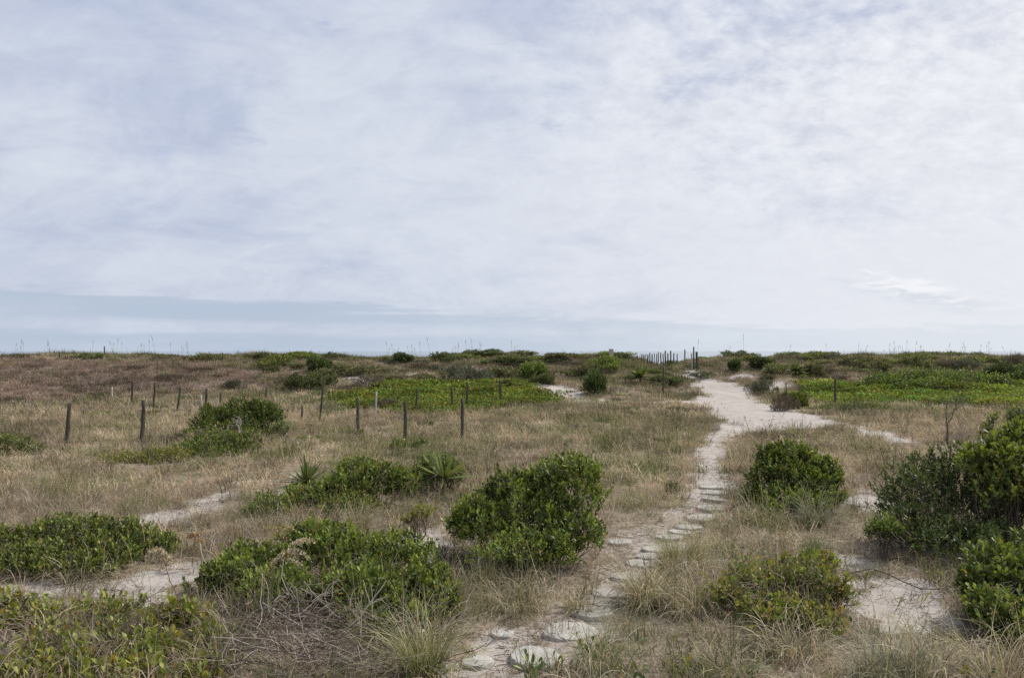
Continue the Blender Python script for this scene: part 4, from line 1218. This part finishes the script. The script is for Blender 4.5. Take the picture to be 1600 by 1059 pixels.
BEI = [(0.46, 0.40, 0.28), (0.56, 0.50, 0.36), (0.36, 0.32, 0.20), (0.28, 0.27, 0.14), (0.20, 0.16, 0.11)]
GRN = [(0.16, 0.195, 0.075), (0.22, 0.245, 0.10), (0.30, 0.29, 0.15), (0.46, 0.41, 0.25)]
GRY = [(0.21, 0.23, 0.16), (0.27, 0.28, 0.20), (0.17, 0.19, 0.11), (0.32, 0.29, 0.21)]
for a in (
    (1450, 1050, 200, 0.22, 0.35, 0.85, 0.0085, 0.6, 1.9, BEI, "pale curling tuft between the grey tuft and the lower right corner shrub", 78),
    (1140, 1058, 200, 0.25, 0.25, 0.65, 0.0085, 0.6, 1.6, GRN, "green and straw tuft at the bottom edge below the spreading straw tuft", 79),
    (350, 1040, 120, 0.2, 0.3, 0.7, 0.008, 0.5, 1.3, GRN, "thin green tuft between the corner scrub and the dead twigs", 80),
    (1010, 945, 420, 0.20, 0.45, 0.95, 0.0095, 0.55, 1.9, BEI, "large pale arching tuft hanging over the flagstones", 61),
    (1075, 955, 300, 0.22, 0.35, 0.80, 0.0095, 0.6, 1.8, BEI, "brownish arching tuft between the pale tuft and the yellow scrub", 62),
    (660, 1062, 330, 0.16, 0.45, 0.95, 0.0095, 0.38, 1.1, GRN, "tall green and straw tuft at the lower left end of the path", 63),
    (800, 950, 320, 0.30, 0.25, 0.62, 0.0095, 0.7, 1.7, BEI, "brown curling tuft in front of the big rounded shrub", 64),
    (1275, 822, 260, 0.12, 0.5, 1.05, 0.009, 0.55, 1.4, GRY, "grey-green fountain tuft in front of the domed shrub", 65),
    (1195, 818, 320, 0.28, 0.25, 0.6, 0.007, 0.5, 1.2, GRN, "bright green tuft between the path and the domed shrub", 66),
    (1065, 880, 320, 0.25, 0.3, 0.7, 0.0095, 0.55, 1.4, GRN, "dark green tuft beside the flagstones", 67),
    (1275, 885, 160, 0.09, 0.3, 0.55, 0.010, 0.22, 0.5, [(0.10, 0.15, 0.06), (0.13, 0.18, 0.07)], "upright deep green tuft between fountain tuft and yellow scrub", 68),
    (1560, 1055, 300, 0.30, 0.4, 0.9, 0.007, 0.6, 1.9, BEI, "arching dry tuft in front of the lower right shrub", 69),
    (1390, 1062, 260, 0.25, 0.3, 0.7, 0.0095, 0.45, 1.1, GRY, "grey tuft at the lower edge of the right sand patch", 70),
    (1240, 1020, 240, 0.28, 0.3, 0.7, 0.0095, 0.65, 1.8, BEI, "spreading straw tuft below the yellow scrub", 71),
    (930, 1040, 150, 0.20, 0.2, 0.6, 0.005, 0.5, 0.9, GRN, "thin tuft in front of the wide pale flagstone", 72),
    (570, 1010, 110, 0.10, 0.5, 1.0, 0.007, 0.6, 1.6, GRN, "loose long-bladed tuft leaning out of the sprawling shrub", 73),
    (990, 790, 260, 0.4, 0.25, 0.65, 0.008, 0.55, 1.1, GRN, "olive tuft beside the little dark bush", 74),
    (905, 950, 160, 0.16, 0.2, 0.5, 0.0095, 0.6, 1.5, BEI, "wispy tuft left of the tilted flagstone", 75),
    (560, 825, 140, 0.2, 0.4, 0.8, 0.008, 0.6, 1.0, GRN, "thin tuft in front of the long dark mound", 76),
    (130, 905, 160, 0.3, 0.3, 0.7, 0.0095, 0.7, 1.5, BEI, "curving straw tuft at the foot of the left foliage bank", 77),
):
    tuft(*a)

# ------------------------------------------------------------------ yuccas
def yucca(px, py, hpx, n, label, seed, wide=0.03, stalk=False, flat=0.8):
    g = np.random.default_rng(seed)
    p = at(np.array([px]), np.array([py]))[0]; s = p[1] / F; H = hpx * s
    root = empty("yucca", p); tag(root, label, "yucca", "yuccas")
    # green rosette at the head of a short trunk
    zc = H * (0.5 if stalk else 0.34)
    u = nrm(g.normal(size=(n * 2, 3)) * np.array([1, 1, 0.7]) + np.array([0, 0, 0.42])); u = u[u[:, 2] > -0.15][:n]; n = len(u)
    Lh = H * 0.72 * g.uniform(0.8, 1.15, n)
    k = 4; t = np.linspace(0, 1, k)
    P = np.array([0, 0, zc]) + u[:, None] * (Lh[:, None] * t)[..., None]
    P[:, :, 2] -= (t ** 2)[None] * (0.14 * Lh * (1 - u[:, 2]))[:, None]
    side = nrm(np.cross(u, np.array([0, 0, 1.0]) + 0.2 * g.normal(size=(n, 3))))
    prof = np.array([0.7, 1.0, 0.75, 0.05]) * 2.0 * wide * 0.5 * H / 0.9
    V = np.stack([P - side[:, None] * prof[None, :, None], P + side[:, None] * prof[None, :, None]], 2).reshape(-1, 3)
    i = np.arange(n)[:, None] * k * 2; j = np.arange(k - 1)[None] * 2
    f = np.stack([i + j, i + j + 1, i + j + 3, i + j + 2], -1).reshape(-1, 4)
    c = np.array([(0.13, 0.17, 0.05), (0.10, 0.14, 0.05), (0.18, 0.21, 0.06)])[g.integers(0, 3, n)] * g.uniform(0.8, 1.2, (n, 1))
    G = Geo(); G.add(V, f, np.repeat(c, k * 2, 0)); obj("leaf_rosette", G.mesh("leaf_rosette"), M_GRASS, root)
    # dead skirt
    m_ = n // 2
    V, f, hs, bi = blades(m_, 0.03, H * 0.35, H * 0.55, wide * 0.8, 1.0, 1.5, 4, g)
    V[:, 2] += zc
    V[:, 2] = np.maximum(V[:, 2], 0.02)
    G = Geo(); G.add(V, f, (np.array([0.22, 0.17, 0.12]) * g.uniform(0.6, 1.4, (m_, 1)))[bi])
    Vt, ft = tubes(np.array([[(0, 0, -0.1), (0.01, 0, zc * 0.5), (0, 0.01, zc)]]), np.array([[0.07, 0.06, 0.05]]) * H, 7); G.add(Vt, ft, (0.14, 0.11, 0.08))
    obj("dead_skirt", G.mesh("dead_skirt"), M_GRASS, root)
    return root


yucca(478, 776, 62, 80, "spiky yucca standing on the bare sand left of the long dark mound", 81)
yucca(692, 775, 78, 46, "yucca with yellow blades and pale dead leaves inside the small round shrub", 82)
yucca(1000, 600, 32, 46, "dark yucca on the slope left of the sand path", 83, 0.06)
yucca(1243, 588, 26, 44, "dark yucca on the slope right of the sand path", 84, 0.07)

# ------------------------------------------------------------------ sea oats on the crest
def oat_mesh(seed):
    g = np.random.default_rng(seed)
    k = 6; t = np.linspace(0, 1, k)
    P = np.stack([0.10 * t ** 2 * g.normal(0, 1), 0.05 * t ** 2 * g.normal(0, 1), t], -1)[None]
    V, f = tubes(P, np.array([[0.008, 0.008, 0.007, 0.006, 0.005, 0.004]]), 4)
    G = Geo(); G.add(V, f, (0.26, 0.22, 0.15))
    m_ = 26; zt = g.uniform(0.80, 1.0, m_)
    side = g.choice([-1, 1])
    pp = np.stack([0.10 * 0 + np.interp(zt, t, P[0, :, 0]) + side * 0.01, np.interp(zt, t, P[0, :, 1]), zt], -1)
    leaf_geo(G, pp, np.stack([side * g.uniform(0.3, 1, m_), g.normal(0, 0.5, m_), g.normal(-0.35, 0.3, m_)], -1), g.normal(0, 1, (m_, 3)), np.full(m_, 0.05), np.full(m_, 0.018),
             np.tile([0.30, 0.24, 0.15], (m_, 1)) * g.uniform(0.7, 1.2, (m_, 1)), 1)
    V, f, hs, bi = blades(14, 0.05, 0.2, 0.45, 0.012, 0.5, 1.2, 4, g)
    G.add(V, f, (0.19, 0.18, 0.10))
    me = G.mesh("sea_oat"); me.materials.append(M_GRASS); return me


OATS = [oat_mesh(s) for s in range(90, 98)]
og = np.random.default_rng(99)
def crest(px):
    """ground point on the dune crest along photo column px"""
    ys_ = np.arange(58, 76, 0.25); xs_ = (px - 800) / F * ys_
    el = (height(xs_, ys_) - CZ) / ys_
    i = int(np.argmax(el)); return xs_[i], ys_[i], float(height(xs_[i], ys_[i]))


CL = [(5, 12, 548, "left corner"), (30, 12, 530, ""), (72, 10, 531, ""), (130, 12, 545, ""), (147, 3, 530, ""), (190, 14, 528, ""), (225, 14, 530, ""), (240, 4, 524, ""), (268, 6, 535, ""), (292, 10, 532, ""),
      (430, 24, 545, ""), (520, 30, 545, ""), (610, 12, 532, ""), (650, 10, 533, ""), (673, 4, 525, ""), (718, 12, 530, ""), (745, 8, 529, ""), (796, 5, 531, ""), (812, 10, 540, ""), (880, 30, 545, ""),
      (1093, 4, 529, ""), (1160, 3, 521, ""), (1135, 12, 540, ""), (1238, 6, 538, ""), (1292, 3, 535, ""), (1347, 8, 536, ""), (1388, 14, 532, ""), (1410, 14, 530, ""), (1437, 8, 532, ""), (1475, 10, 536, ""), (1508, 10, 534, ""), (1540, 8, 532, ""), (1580, 12, 540, "")]
k_i = 0
for (cx_, spread_, top, _) in CL:
    for r_ in range(5 if spread_ > 6 else 1):
        px = cx_ + og.uniform(-spread_, spread_)
        x_, y_, z_ = crest(px)
        y_ += og.uniform(-1.0, 0.6); x_ = (px - 800) / F * y_; z_ = float(height(x_, y_))
        ty = top + (0 if r_ == 0 else og.uniform(2, 14))
        H = at_depth(px, ty, y_)[2] - z_
        if H < 0.25: continue
        o = bpy.data.objects.new("sea_oat", OATS[k_i % 8]); k_i += 1; COL.objects.link(o)
        o.location = (x_, y_, z_ - 0.03); o.scale = (1, 1, H) if H > 0 else (1, 1, 1); o.rotation_euler = (og.normal(0, 0.03), og.normal(0, 0.04), og.choice([0, PI]) + og.normal(0, 0.3))
        lab = "thin sea oat stalk against the sky on the left dune crest" if px < 560 else ("thin sea oat stalk against the sky on the middle dune crest" if px < 1070 else "thin sea oat stalk against the sky on the right dune crest")
        if (cx_, r_) == (240, 0): lab = "tallest sea oat stalk on the left crest"
        if (cx_, r_) == (1160, 0): lab = "tall lone sea oat right of the gap in the dune"
        if (cx_, r_) == (673, 0): lab = "lone tall sea oat with a dark head on the middle crest"
        tag(o, lab, "sea oat", "sea oats on the dune crest")
# crest tufts, shaggy against the sky: part of the crest grass
n = 2600
px = og.uniform(-150, 1750, n); pts = np.array([crest(v) for v in px])
pts[:, 1] += og.uniform(-1.5, 0.8, n); pts[:, 0] = (px - 800) / F * pts[:, 1]
clus = sstep(-0.1, 0.5, fbm(px / 40.0, px * 0, 95, 3)); k = og.random(n) < 0.12 + 0.88 * clus
pts = pts[k]; pts[:, 2] = height(pts[:, 0], pts[:, 1]); n = len(pts)
k = np.abs(pts[:, 0] - 13.2) > 2.0; pts = pts[k]; n = len(pts)
g = np.random.default_rng(15)
CP_ = [clump_mesh("crest_clump", 40, 0.25, 0.25, 0.75, 0.014, 0.35, 0.7, 3, g) for _ in range(4)]
s = og.uniform(0.4, 0.95, n) * (0.7 + 0.6 * og.random(n) ** 3)
scatter("crest_grass", "shaggy grass along the dune crest against the sky", "grass", pts, og.random(n) * 6.28, np.stack([s, s, s], -1), og.integers(0, 4, n),
        np.concatenate([OLIVE, GREEN, DRY])[og.integers(0, 8, n)] * 0.6, CP_, M_GRASS_I)

# ------------------------------------------------------------------ dead wood
g = np.random.default_rng(101)
# tangle of dead twigs at the bottom left of the path
root = None
p0 = at(np.array([500]), np.array([1020]))[0]
n = 850
bx = g.uniform(340, 690, n); by = g.uniform(975, 1075, n)
keep = by > 960 + np.abs(bx - 500) * 0.08; bx, by = bx[keep], by[keep]; n = len(bx)
st = at(bx, by); st[:, 2] += g.uniform(0, 0.42, n) * np.exp(-((bx - 480) / 170) ** 2)
dr = np.stack([g.normal(0, 1, n), g.normal(0, 0.6, n), g.normal(0.25, 0.35, n)], -1)
P = wander(st, dr, g.uniform(0.25, 0.75, n), 8, 0.22, g, 0.02)
P[:, :, 2] = np.maximum(P[:, :, 2], height(P[:, :, 0], P[:, :, 1]) + 0.01)
V, f = tubes(P - p0, np.linspace(1, 0.45, 8)[None] * g.uniform(0.002, 0.0055, (n, 1)), 4)
G = Geo(); G.add(V, f, np.repeat(np.array([(0.16, 0.125, 0.11), (0.26, 0.21, 0.175), (0.42, 0.365, 0.31), (0.09, 0.07, 0.06), (0.07, 0.055, 0.05)])[g.integers(0, 5, n)], 32, 0))
bigs = [((410, 985), (560, 1050), 0.03, 0.30), ((470, 960), (600, 1010), 0.25, 0.12), ((330, 1045), (560, 1052), 0.1, 0.1), ((440, 960), (490, 985), 0.3, 0.2)]
for (a0, a1, z0_, z1_) in bigs:
    A = at(np.array([a0[0]]), np.array([a0[1]]))[0]; B = at(np.array([a1[0]]), np.array([a1[1]]))[0]
    A[2] += 0.30; B[2] += 0.06
    t = np.linspace(0, 1, 8)[:, None]; C = A * (1 - t) + B * t; C[1:-1] += g.normal(0, 0.012, (6, 3))
    V, f = tubes((C - p0)[None], np.linspace(0.006, 0.010, 8)[None], 5); G.add(V, f, (0.38, 0.34, 0.30))
o = obj("dead_brush", G.mesh("dead_brush"), M_STEM, loc=p0); tag(o, "tangle of dead grey twigs at the bottom left of the path", "dead brush")

# pale forked stick standing in the tangle
def branchy(name, label, cat, base, pts_w, radii, col, twigs=0, seed=0, tw_len=0.3, tw_r=0.003, up=0.6):
    g = np.random.default_rng(seed)
    G = Geo()
    for C, R in zip(pts_w, radii):
        C = np.asarray(C, float); k = len(C)
        t = np.linspace(0, 1, 9); tk = np.linspace(0, 1, k)
        D = np.stack([np.interp(t, tk, C[:, i]) for i in range(3)], -1); D[1:-1] += g.normal(0, R[0] * 0.8, (7, 3))
        V, f = tubes((D - base)[None], np.interp(t, [0, 1], R)[None], 6); G.add(V, f, np.asarray(col) * g.uniform(0.85, 1.15))
        if twigs:
            q_ = D[g.integers(3, 9, twigs)]
            Q = wander(q_, np.stack([g.normal(0, 0.8, twigs), g.normal(0, 0.6, twigs), g.normal(up, 0.4, twigs)], -1), g.uniform(0.4, 1.0, twigs) * tw_len, 6, 0.2, g)
            V, f = tubes(Q - base, np.linspace(1, 0.4, 6)[None] * g.uniform(0.6, 1.2, (twigs, 1)) * tw_r, 4); G.add(V, f, np.asarray(col) * 0.9)
    o = obj(name, G.mesh(name), M_STEM, loc=base); return tag(o, label, cat)


b0 = at(np.array([500]), np.array([1018]))[0]; d = b0[1]
W = lambda px, py, dd: at_depth(px, py, dd)
branchy("dead_stick", "pale forked stick rising out of the dead twigs", "stick", b0, [
    [b0 - np.array([0, 0, 0.05]), W(540, 985, d), W(578, 942, d), W(604, 906, d)], [W(578, 943, d), W(567, 905, d - 0.05)], [W(575, 946, d), W(604, 930, d)]],
    [(0.010, 0.005), (0.005, 0.003), (0.004, 0.003)], (0.46, 0.42, 0.37), seed=3)
b0 = at(np.array([493]), np.array([1000]))[0]; d = b0[1]
branchy("dead_stick", "thin pale stick hooked over the twigs left of the forked one", "stick", b0, [
    [b0 - np.array([0, 0, 0.05]), W(493, 958, d), W(517, 940, d), W(521, 908, d)]], [(0.006, 0.003)], (0.42, 0.37, 0.32), seed=4)
# bare sapling
b0 = at(np.array([1481]), np.array([740]))[0]; d = 16.0; b0 = np.array([at_depth(1481, 735, d)[0], d, 0.0]); b0[2] = float(height(b0[0], d))
branchy("bare_sapling", "bare forked sapling standing in front of the right dune", "dead sapling", b0, [
    [b0 - np.array([0, 0, 0.1]), W(1484, 700, d), W(1480, 668, d)], [W(1480, 668, d), W(1478, 640, d), W(1482, 618, d)], [W(1480, 665, d), W(1488, 648, d), W(1494, 632, d), W(1497, 612, d)],
    [W(1494, 634, d), W(1505, 622, d)]],
    [(0.022, 0.015), (0.012, 0.004), (0.012, 0.004), (0.006, 0.003)], (0.12, 0.10, 0.085), twigs=16, seed=5, tw_len=0.45, tw_r=0.004)
b0 = at(np.array([1520]), np.array([700]))[0]; n = 60
st = at(g.uniform(1490, 1545, n), g.uniform(690, 705, n))
P = wander(st, np.stack([g.normal(0, 0.35, n), g.normal(0, 0.3, n), np.ones(n)], -1), g.uniform(0.5, 1.0, n), 7, 0.13, g)
V, f = tubes(P - b0, np.linspace(1, 0.4, 7)[None] * np.full((n, 1), 0.006), 4); G = Geo(); G.add(V, f, (0.24, 0.20, 0.17))
tag(obj("bare_bush", G.mesh("bare_bush"), M_STEM, loc=b0), "grey leafless bush right of the bare sapling", "dead bush")
# long dead branch across the right sand patch
C = at(np.array([1318, 1345, 1370, 1400, 1430, 1455, 1480, 1505]), np.array([902, 897, 897, 908, 918, 925, 922, 915])); C[:, 2] += 0.04 + 0.03 * np.sin(np.arange(8))
b0 = C[3].copy()
branchy("dead_branch", "long dark dead branch lying across the right sand patch", "branch", b0, [C, [C[6], C[6] + np.array([-0.15, -0.25, 0.05]), C[6] + np.array([-0.05, -0.6, 0.02])]], [(0.009, 0.006), (0.005, 0.003)], (0.09, 0.075, 0.065), twigs=7, seed=6, tw_len=0.35, up=0.0)
# forked snag by the path bend and white stick in the thicket
b0 = at(np.array([366]), np.array([690]))[0]; d = b0[1]
branchy("dead_snag", "pale forked snag in front of the dark juniper", "dead snag", b0, [
    [b0 - np.array([0, 0, 0.1]), W(374, 672, d), W(371, 656, d)], [W(374, 670, d), W(378, 656, d)]], [(0.03, 0.02), (0.02, 0.012)], (0.42, 0.38, 0.34), twigs=6, seed=7, tw_len=0.4, tw_r=0.01)
b0 = at(np.array([1421]), np.array([609]))[0]; d = b0[1]
branchy("dead_snag", "small pale stick at the foot of the long green thicket", "dead snag", b0, [
    [b0 - np.array([0, 0, 0.1]), W(1422, 602, d), W(1430, 598, d)]], [(0.06, 0.03)], (0.42, 0.38, 0.34), seed=8)

# ------------------------------------------------------------------ flowering stalks
def goldenrod(base_px, path_px, plume, label, seed, d=None, head=40, leafy=20, col=(0.60, 0.51, 0.38)):
    g = np.random.default_rng(seed)
    b0 = at(np.array([base_px[0]]), np.array([base_px[1]]))[0]; d = d or b0[1]; b0[1] = d; b0[0] = at_depth(base_px[0], base_px[1], d)[0]; b0[2] = float(height(b0[0], d))
    root = empty("goldenrod", b0); tag(root, label, "goldenrod", "goldenrods gone to seed")
    C = np.array([b0] + [at_depth(a[0], a[1], d) for a in path_px]) - b0
    t = np.linspace(0, 1, 12); tk = np.linspace(0, 1, len(C))
    D = np.stack([np.interp(t, tk, C[:, i]) for i in range(3)], -1); D[1:-1] += g.normal(0, 0.004, (10, 3))
    G = Geo(); V, f = tubes(D[None], np.linspace(0.006, 0.003, 12)[None], 5); G.add(V, f, (0.15, 0.085, 0.05))
    q_ = D[g.integers(3, 11, leafy)]
    Gl = Geo(); leaf_geo(Gl, q_, g.normal(0, 1, (leafy, 3)) + np.array([0, 0, 0.3]), g.normal(0, 0.4, (leafy, 3)) + np.array([0, 0, 1]), g.uniform(0.04, 0.09, leafy), np.full(leafy, 0.014), np.array([(0.20, 0.16, 0.05), (0.26, 0.13, 0.04), (0.15, 0.16, 0.05)])[g.integers(0, 3, leafy)], 0)
    Gp = Geo()
    for (ax, ay, bx_, by_, arch) in plume:
        A = at_depth(ax, ay, d) - b0; B = at_depth(bx_, by_, d) - b0; B[1] += g.normal(0, 0.05)
        tt = np.linspace(0, 1, 8)[:, None]; E = A * (1 - tt) + B * tt; E[:, 2] += arch * np.sin(tt[:, 0] * PI)
        V, f = tubes(E[None], np.linspace(0.003, 0.0015, 8)[None], 4); G.add(V, f, (0.20, 0.14, 0.05))
        m_ = head; ti = g.uniform(0.25, 1.0, m_)
        pp = np.stack([np.interp(ti, tt[:, 0], E[:, i]) for i in range(3)], -1) + g.normal(0, 0.012, (m_, 3)) + np.array([0, 0, 0.008])
        leaf_geo(Gp, pp, g.normal(0, 1, (m_, 3)) + np.array([0, 0, 0.8]), g.normal(0, 1, (m_, 3)), g.uniform(0.02, 0.045, m_), g.uniform(0.010, 0.022, m_),
                 np.tile(col, (m_, 1)) * g.uniform(0.6, 1.2, (m_, 1)), 1)
    obj("stalk", G.mesh("stalk"), M_STEM, root); obj("leaf", Gl.mesh("leaf"), M_LEAF, root); obj("seed_plume", Gp.mesh("seed_plume"), M_GRASS, root)
    return root


goldenrod((292, 1010), [(288, 970), (275, 925), (262, 895), (256, 876)], [(256, 876, 234, 868, 0.07), (256, 876, 264, 870, 0.03), (257, 880, 240, 878, 0.04), (256, 876, 250, 862, 0.04), (258, 884, 268, 876, 0.02)],
          "goldenrod with a drooping pale seed head leaning left over the sand strip", 111, head=70)
goldenrod((405, 940), [(415, 905), (430, 880), (455, 862)], [(440, 872, 486, 872, 0.10), (455, 862, 488, 850, 0.06), (430, 880, 470, 886, 0.05), (455, 862, 474, 846, 0.05), (430, 878, 462, 868, 0.05), (420, 892, 440, 872, 0.03)],
          "arching reddish goldenrod with pale plumes lying over the sprawling shrub", 112, d=9.3, head=80, leafy=46, col=(0.60, 0.52, 0.38))
goldenrod((430, 880), [(440, 850), (448, 835)], [(448, 835, 415, 830, 0.05), (448, 835, 440, 822, 0.03), (448, 835, 458, 826, 0.03), (444, 842, 422, 840, 0.04)],
          "yellowish goldenrod head behind the arching reddish one", 113, d=9.9, head=60, col=(0.45, 0.38, 0.16))
goldenrod((300, 885), [(302, 860), (304, 845)], [(304, 848, 290, 842, 0.05), (304, 845, 312, 838, 0.05), (304, 850, 318, 850, 0.04), (304, 845, 300, 836, 0.04)],
          "rusty tan seeding plant at the right end of the left foliage bank", 114, head=90, col=(0.46, 0.32, 0.20))

# ------------------------------------------------------------------ leafy sprouts
def sprout(px, py, hpx, n, ll, lw, pal, label, seed):
    g = np.random.default_rng(seed)
    p = at(np.array([px]), np.array([py]))[0]; H = hpx * p[1] / F
    tips = np.stack([g.normal(0, 0.07, n), g.normal(0, 0.07, n), H * g.uniform(0.45, 1.0, n)], -1)
    G = Geo(); shoots(G, tips, np.stack([tips[:, 0] * 3, tips[:, 1] * 3, np.full(n, 0.8)], -1) + g.normal(0, 0.2, (n, 3)), 6, ll, lw, pal, g, 0, tipc=TIP, odd=0.08)
    root = empty("leafy_sprout", p); tag(root, label, "sprout", "leafy sprouts on the sand")
    obj("foliage", G.mesh("foliage"), M_LEAF, root)
    t = np.linspace(0, 1, 4)[None, :, None]
    C = np.array([0, 0, -0.03]) * (1 - t) + tips[:, None] * t
    V, f = tubes(C, np.full((n, 4), 0.003), 4); Gs = Geo(); Gs.add(V, f, (0.14, 0.11, 0.07)); obj("stem", Gs.mesh("stem"), M_STEM, root)


SG = [(0.055, 0.10, 0.03), (0.075, 0.12, 0.035)]
for a in (
    (830, 1064, 34, 7, 0.10, 0.035, SG, "dark broad-leaved sprout at the bottom in front of the largest flagstone", 121),
    (878, 1055, 30, 5, 0.09, 0.034, SG, "dark sprout to the right of the broad-leaved one by the largest flagstone", 122),
    (914, 1032, 38, 3, 0.10, 0.032, [(0.08, 0.15, 0.03)], "upright bright green sprout beside the wide pale flagstone", 123),
    (946, 1012, 16, 2, 0.06, 0.026, YG, "little yellowish sprout right of the wide pale flagstone", 124),
    (1075, 1060, 40, 4, 0.10, 0.030, [(0.13, 0.18, 0.03)], "tall yellow-green sprout at the bottom below the brownish tuft", 125),
    (1058, 1024, 26, 3, 0.07, 0.026, YG, "slender sprout in front of the brownish arching tuft", 126),
    (985, 1062, 24, 3, 0.06, 0.028, YG, "yellowish sprout at the bottom right of the thin tuft", 127),
    (1005, 1068, 24, 4, 0.08, 0.034, SG, "dark green sprout at the bottom edge beside the yellowish one", 128),
    (1352, 918, 18, 3, 0.05, 0.026, YG, "yellow-green seedling at the left end of the dead branch", 129),
    (1402, 945, 14, 2, 0.05, 0.024, YG, "single small seedling on the middle of the right sand patch", 130),
    (1438, 942, 16, 2, 0.05, 0.024, YG, "seedling near the lower edge of the dead branch", 131),
    (1468, 922, 26, 4, 0.05, 0.026, YG, "taller seedling where the dead branch meets the corner shrub", 132),
    (1450, 885, 18, 7, 0.05, 0.026, YG, "yellow-green sprig sticking out of the thicket's dark foot", 133),
    (1508, 1064, 28, 4, 0.08, 0.034, YG, "green sprout at the bottom below the corner shrub", 134),
    (1545, 1068, 24, 3, 0.08, 0.034, SG, "small sprout at the bottom right under the arching dry tuft", 135),
    (1445, 1068, 20, 3, 0.06, 0.03, YG, "sprout at the bottom edge beside the grey tuft", 136),
    (1180, 1000, 22, 5, 0.06, 0.028, YG, "bright sprout at the front of the yellow scrub", 137),
    (745, 1022, 14, 2, 0.05, 0.022, SG, "little sprout on the sand behind the sand-covered stone", 138),
    (850, 905, 20, 5, 0.06, 0.026, [(0.10, 0.15, 0.03)], "fresh green sprig at the front foot of the big rounded shrub", 139),
):
    sprout(*a)

# ------------------------------------------------------------------ the grass, grown where nothing else stands
bt = at(np.array([440, 500, 560, 610, 390]), np.array([1010, 1015, 1020, 1035, 1035]))
EXCL += [(q_[0], q_[1], 0.42) for q_ in bt]
make_grass("dry_grass", "dry tan grass between the shrubs in the foreground", 6.0, 17, 30, 2.5, NEARP, 0.7, 1.15)
make_grass("dry_meadow_grass", "dry tan grass filling the field around the fence posts", 17, 36, 11, 4, MIDP, 0.75, 1.2)
make_grass("dune_grass", "brown and olive grass over the dune slope and crest", 36, 74, 5.5, 8, FARP, 0.75, 1.2)
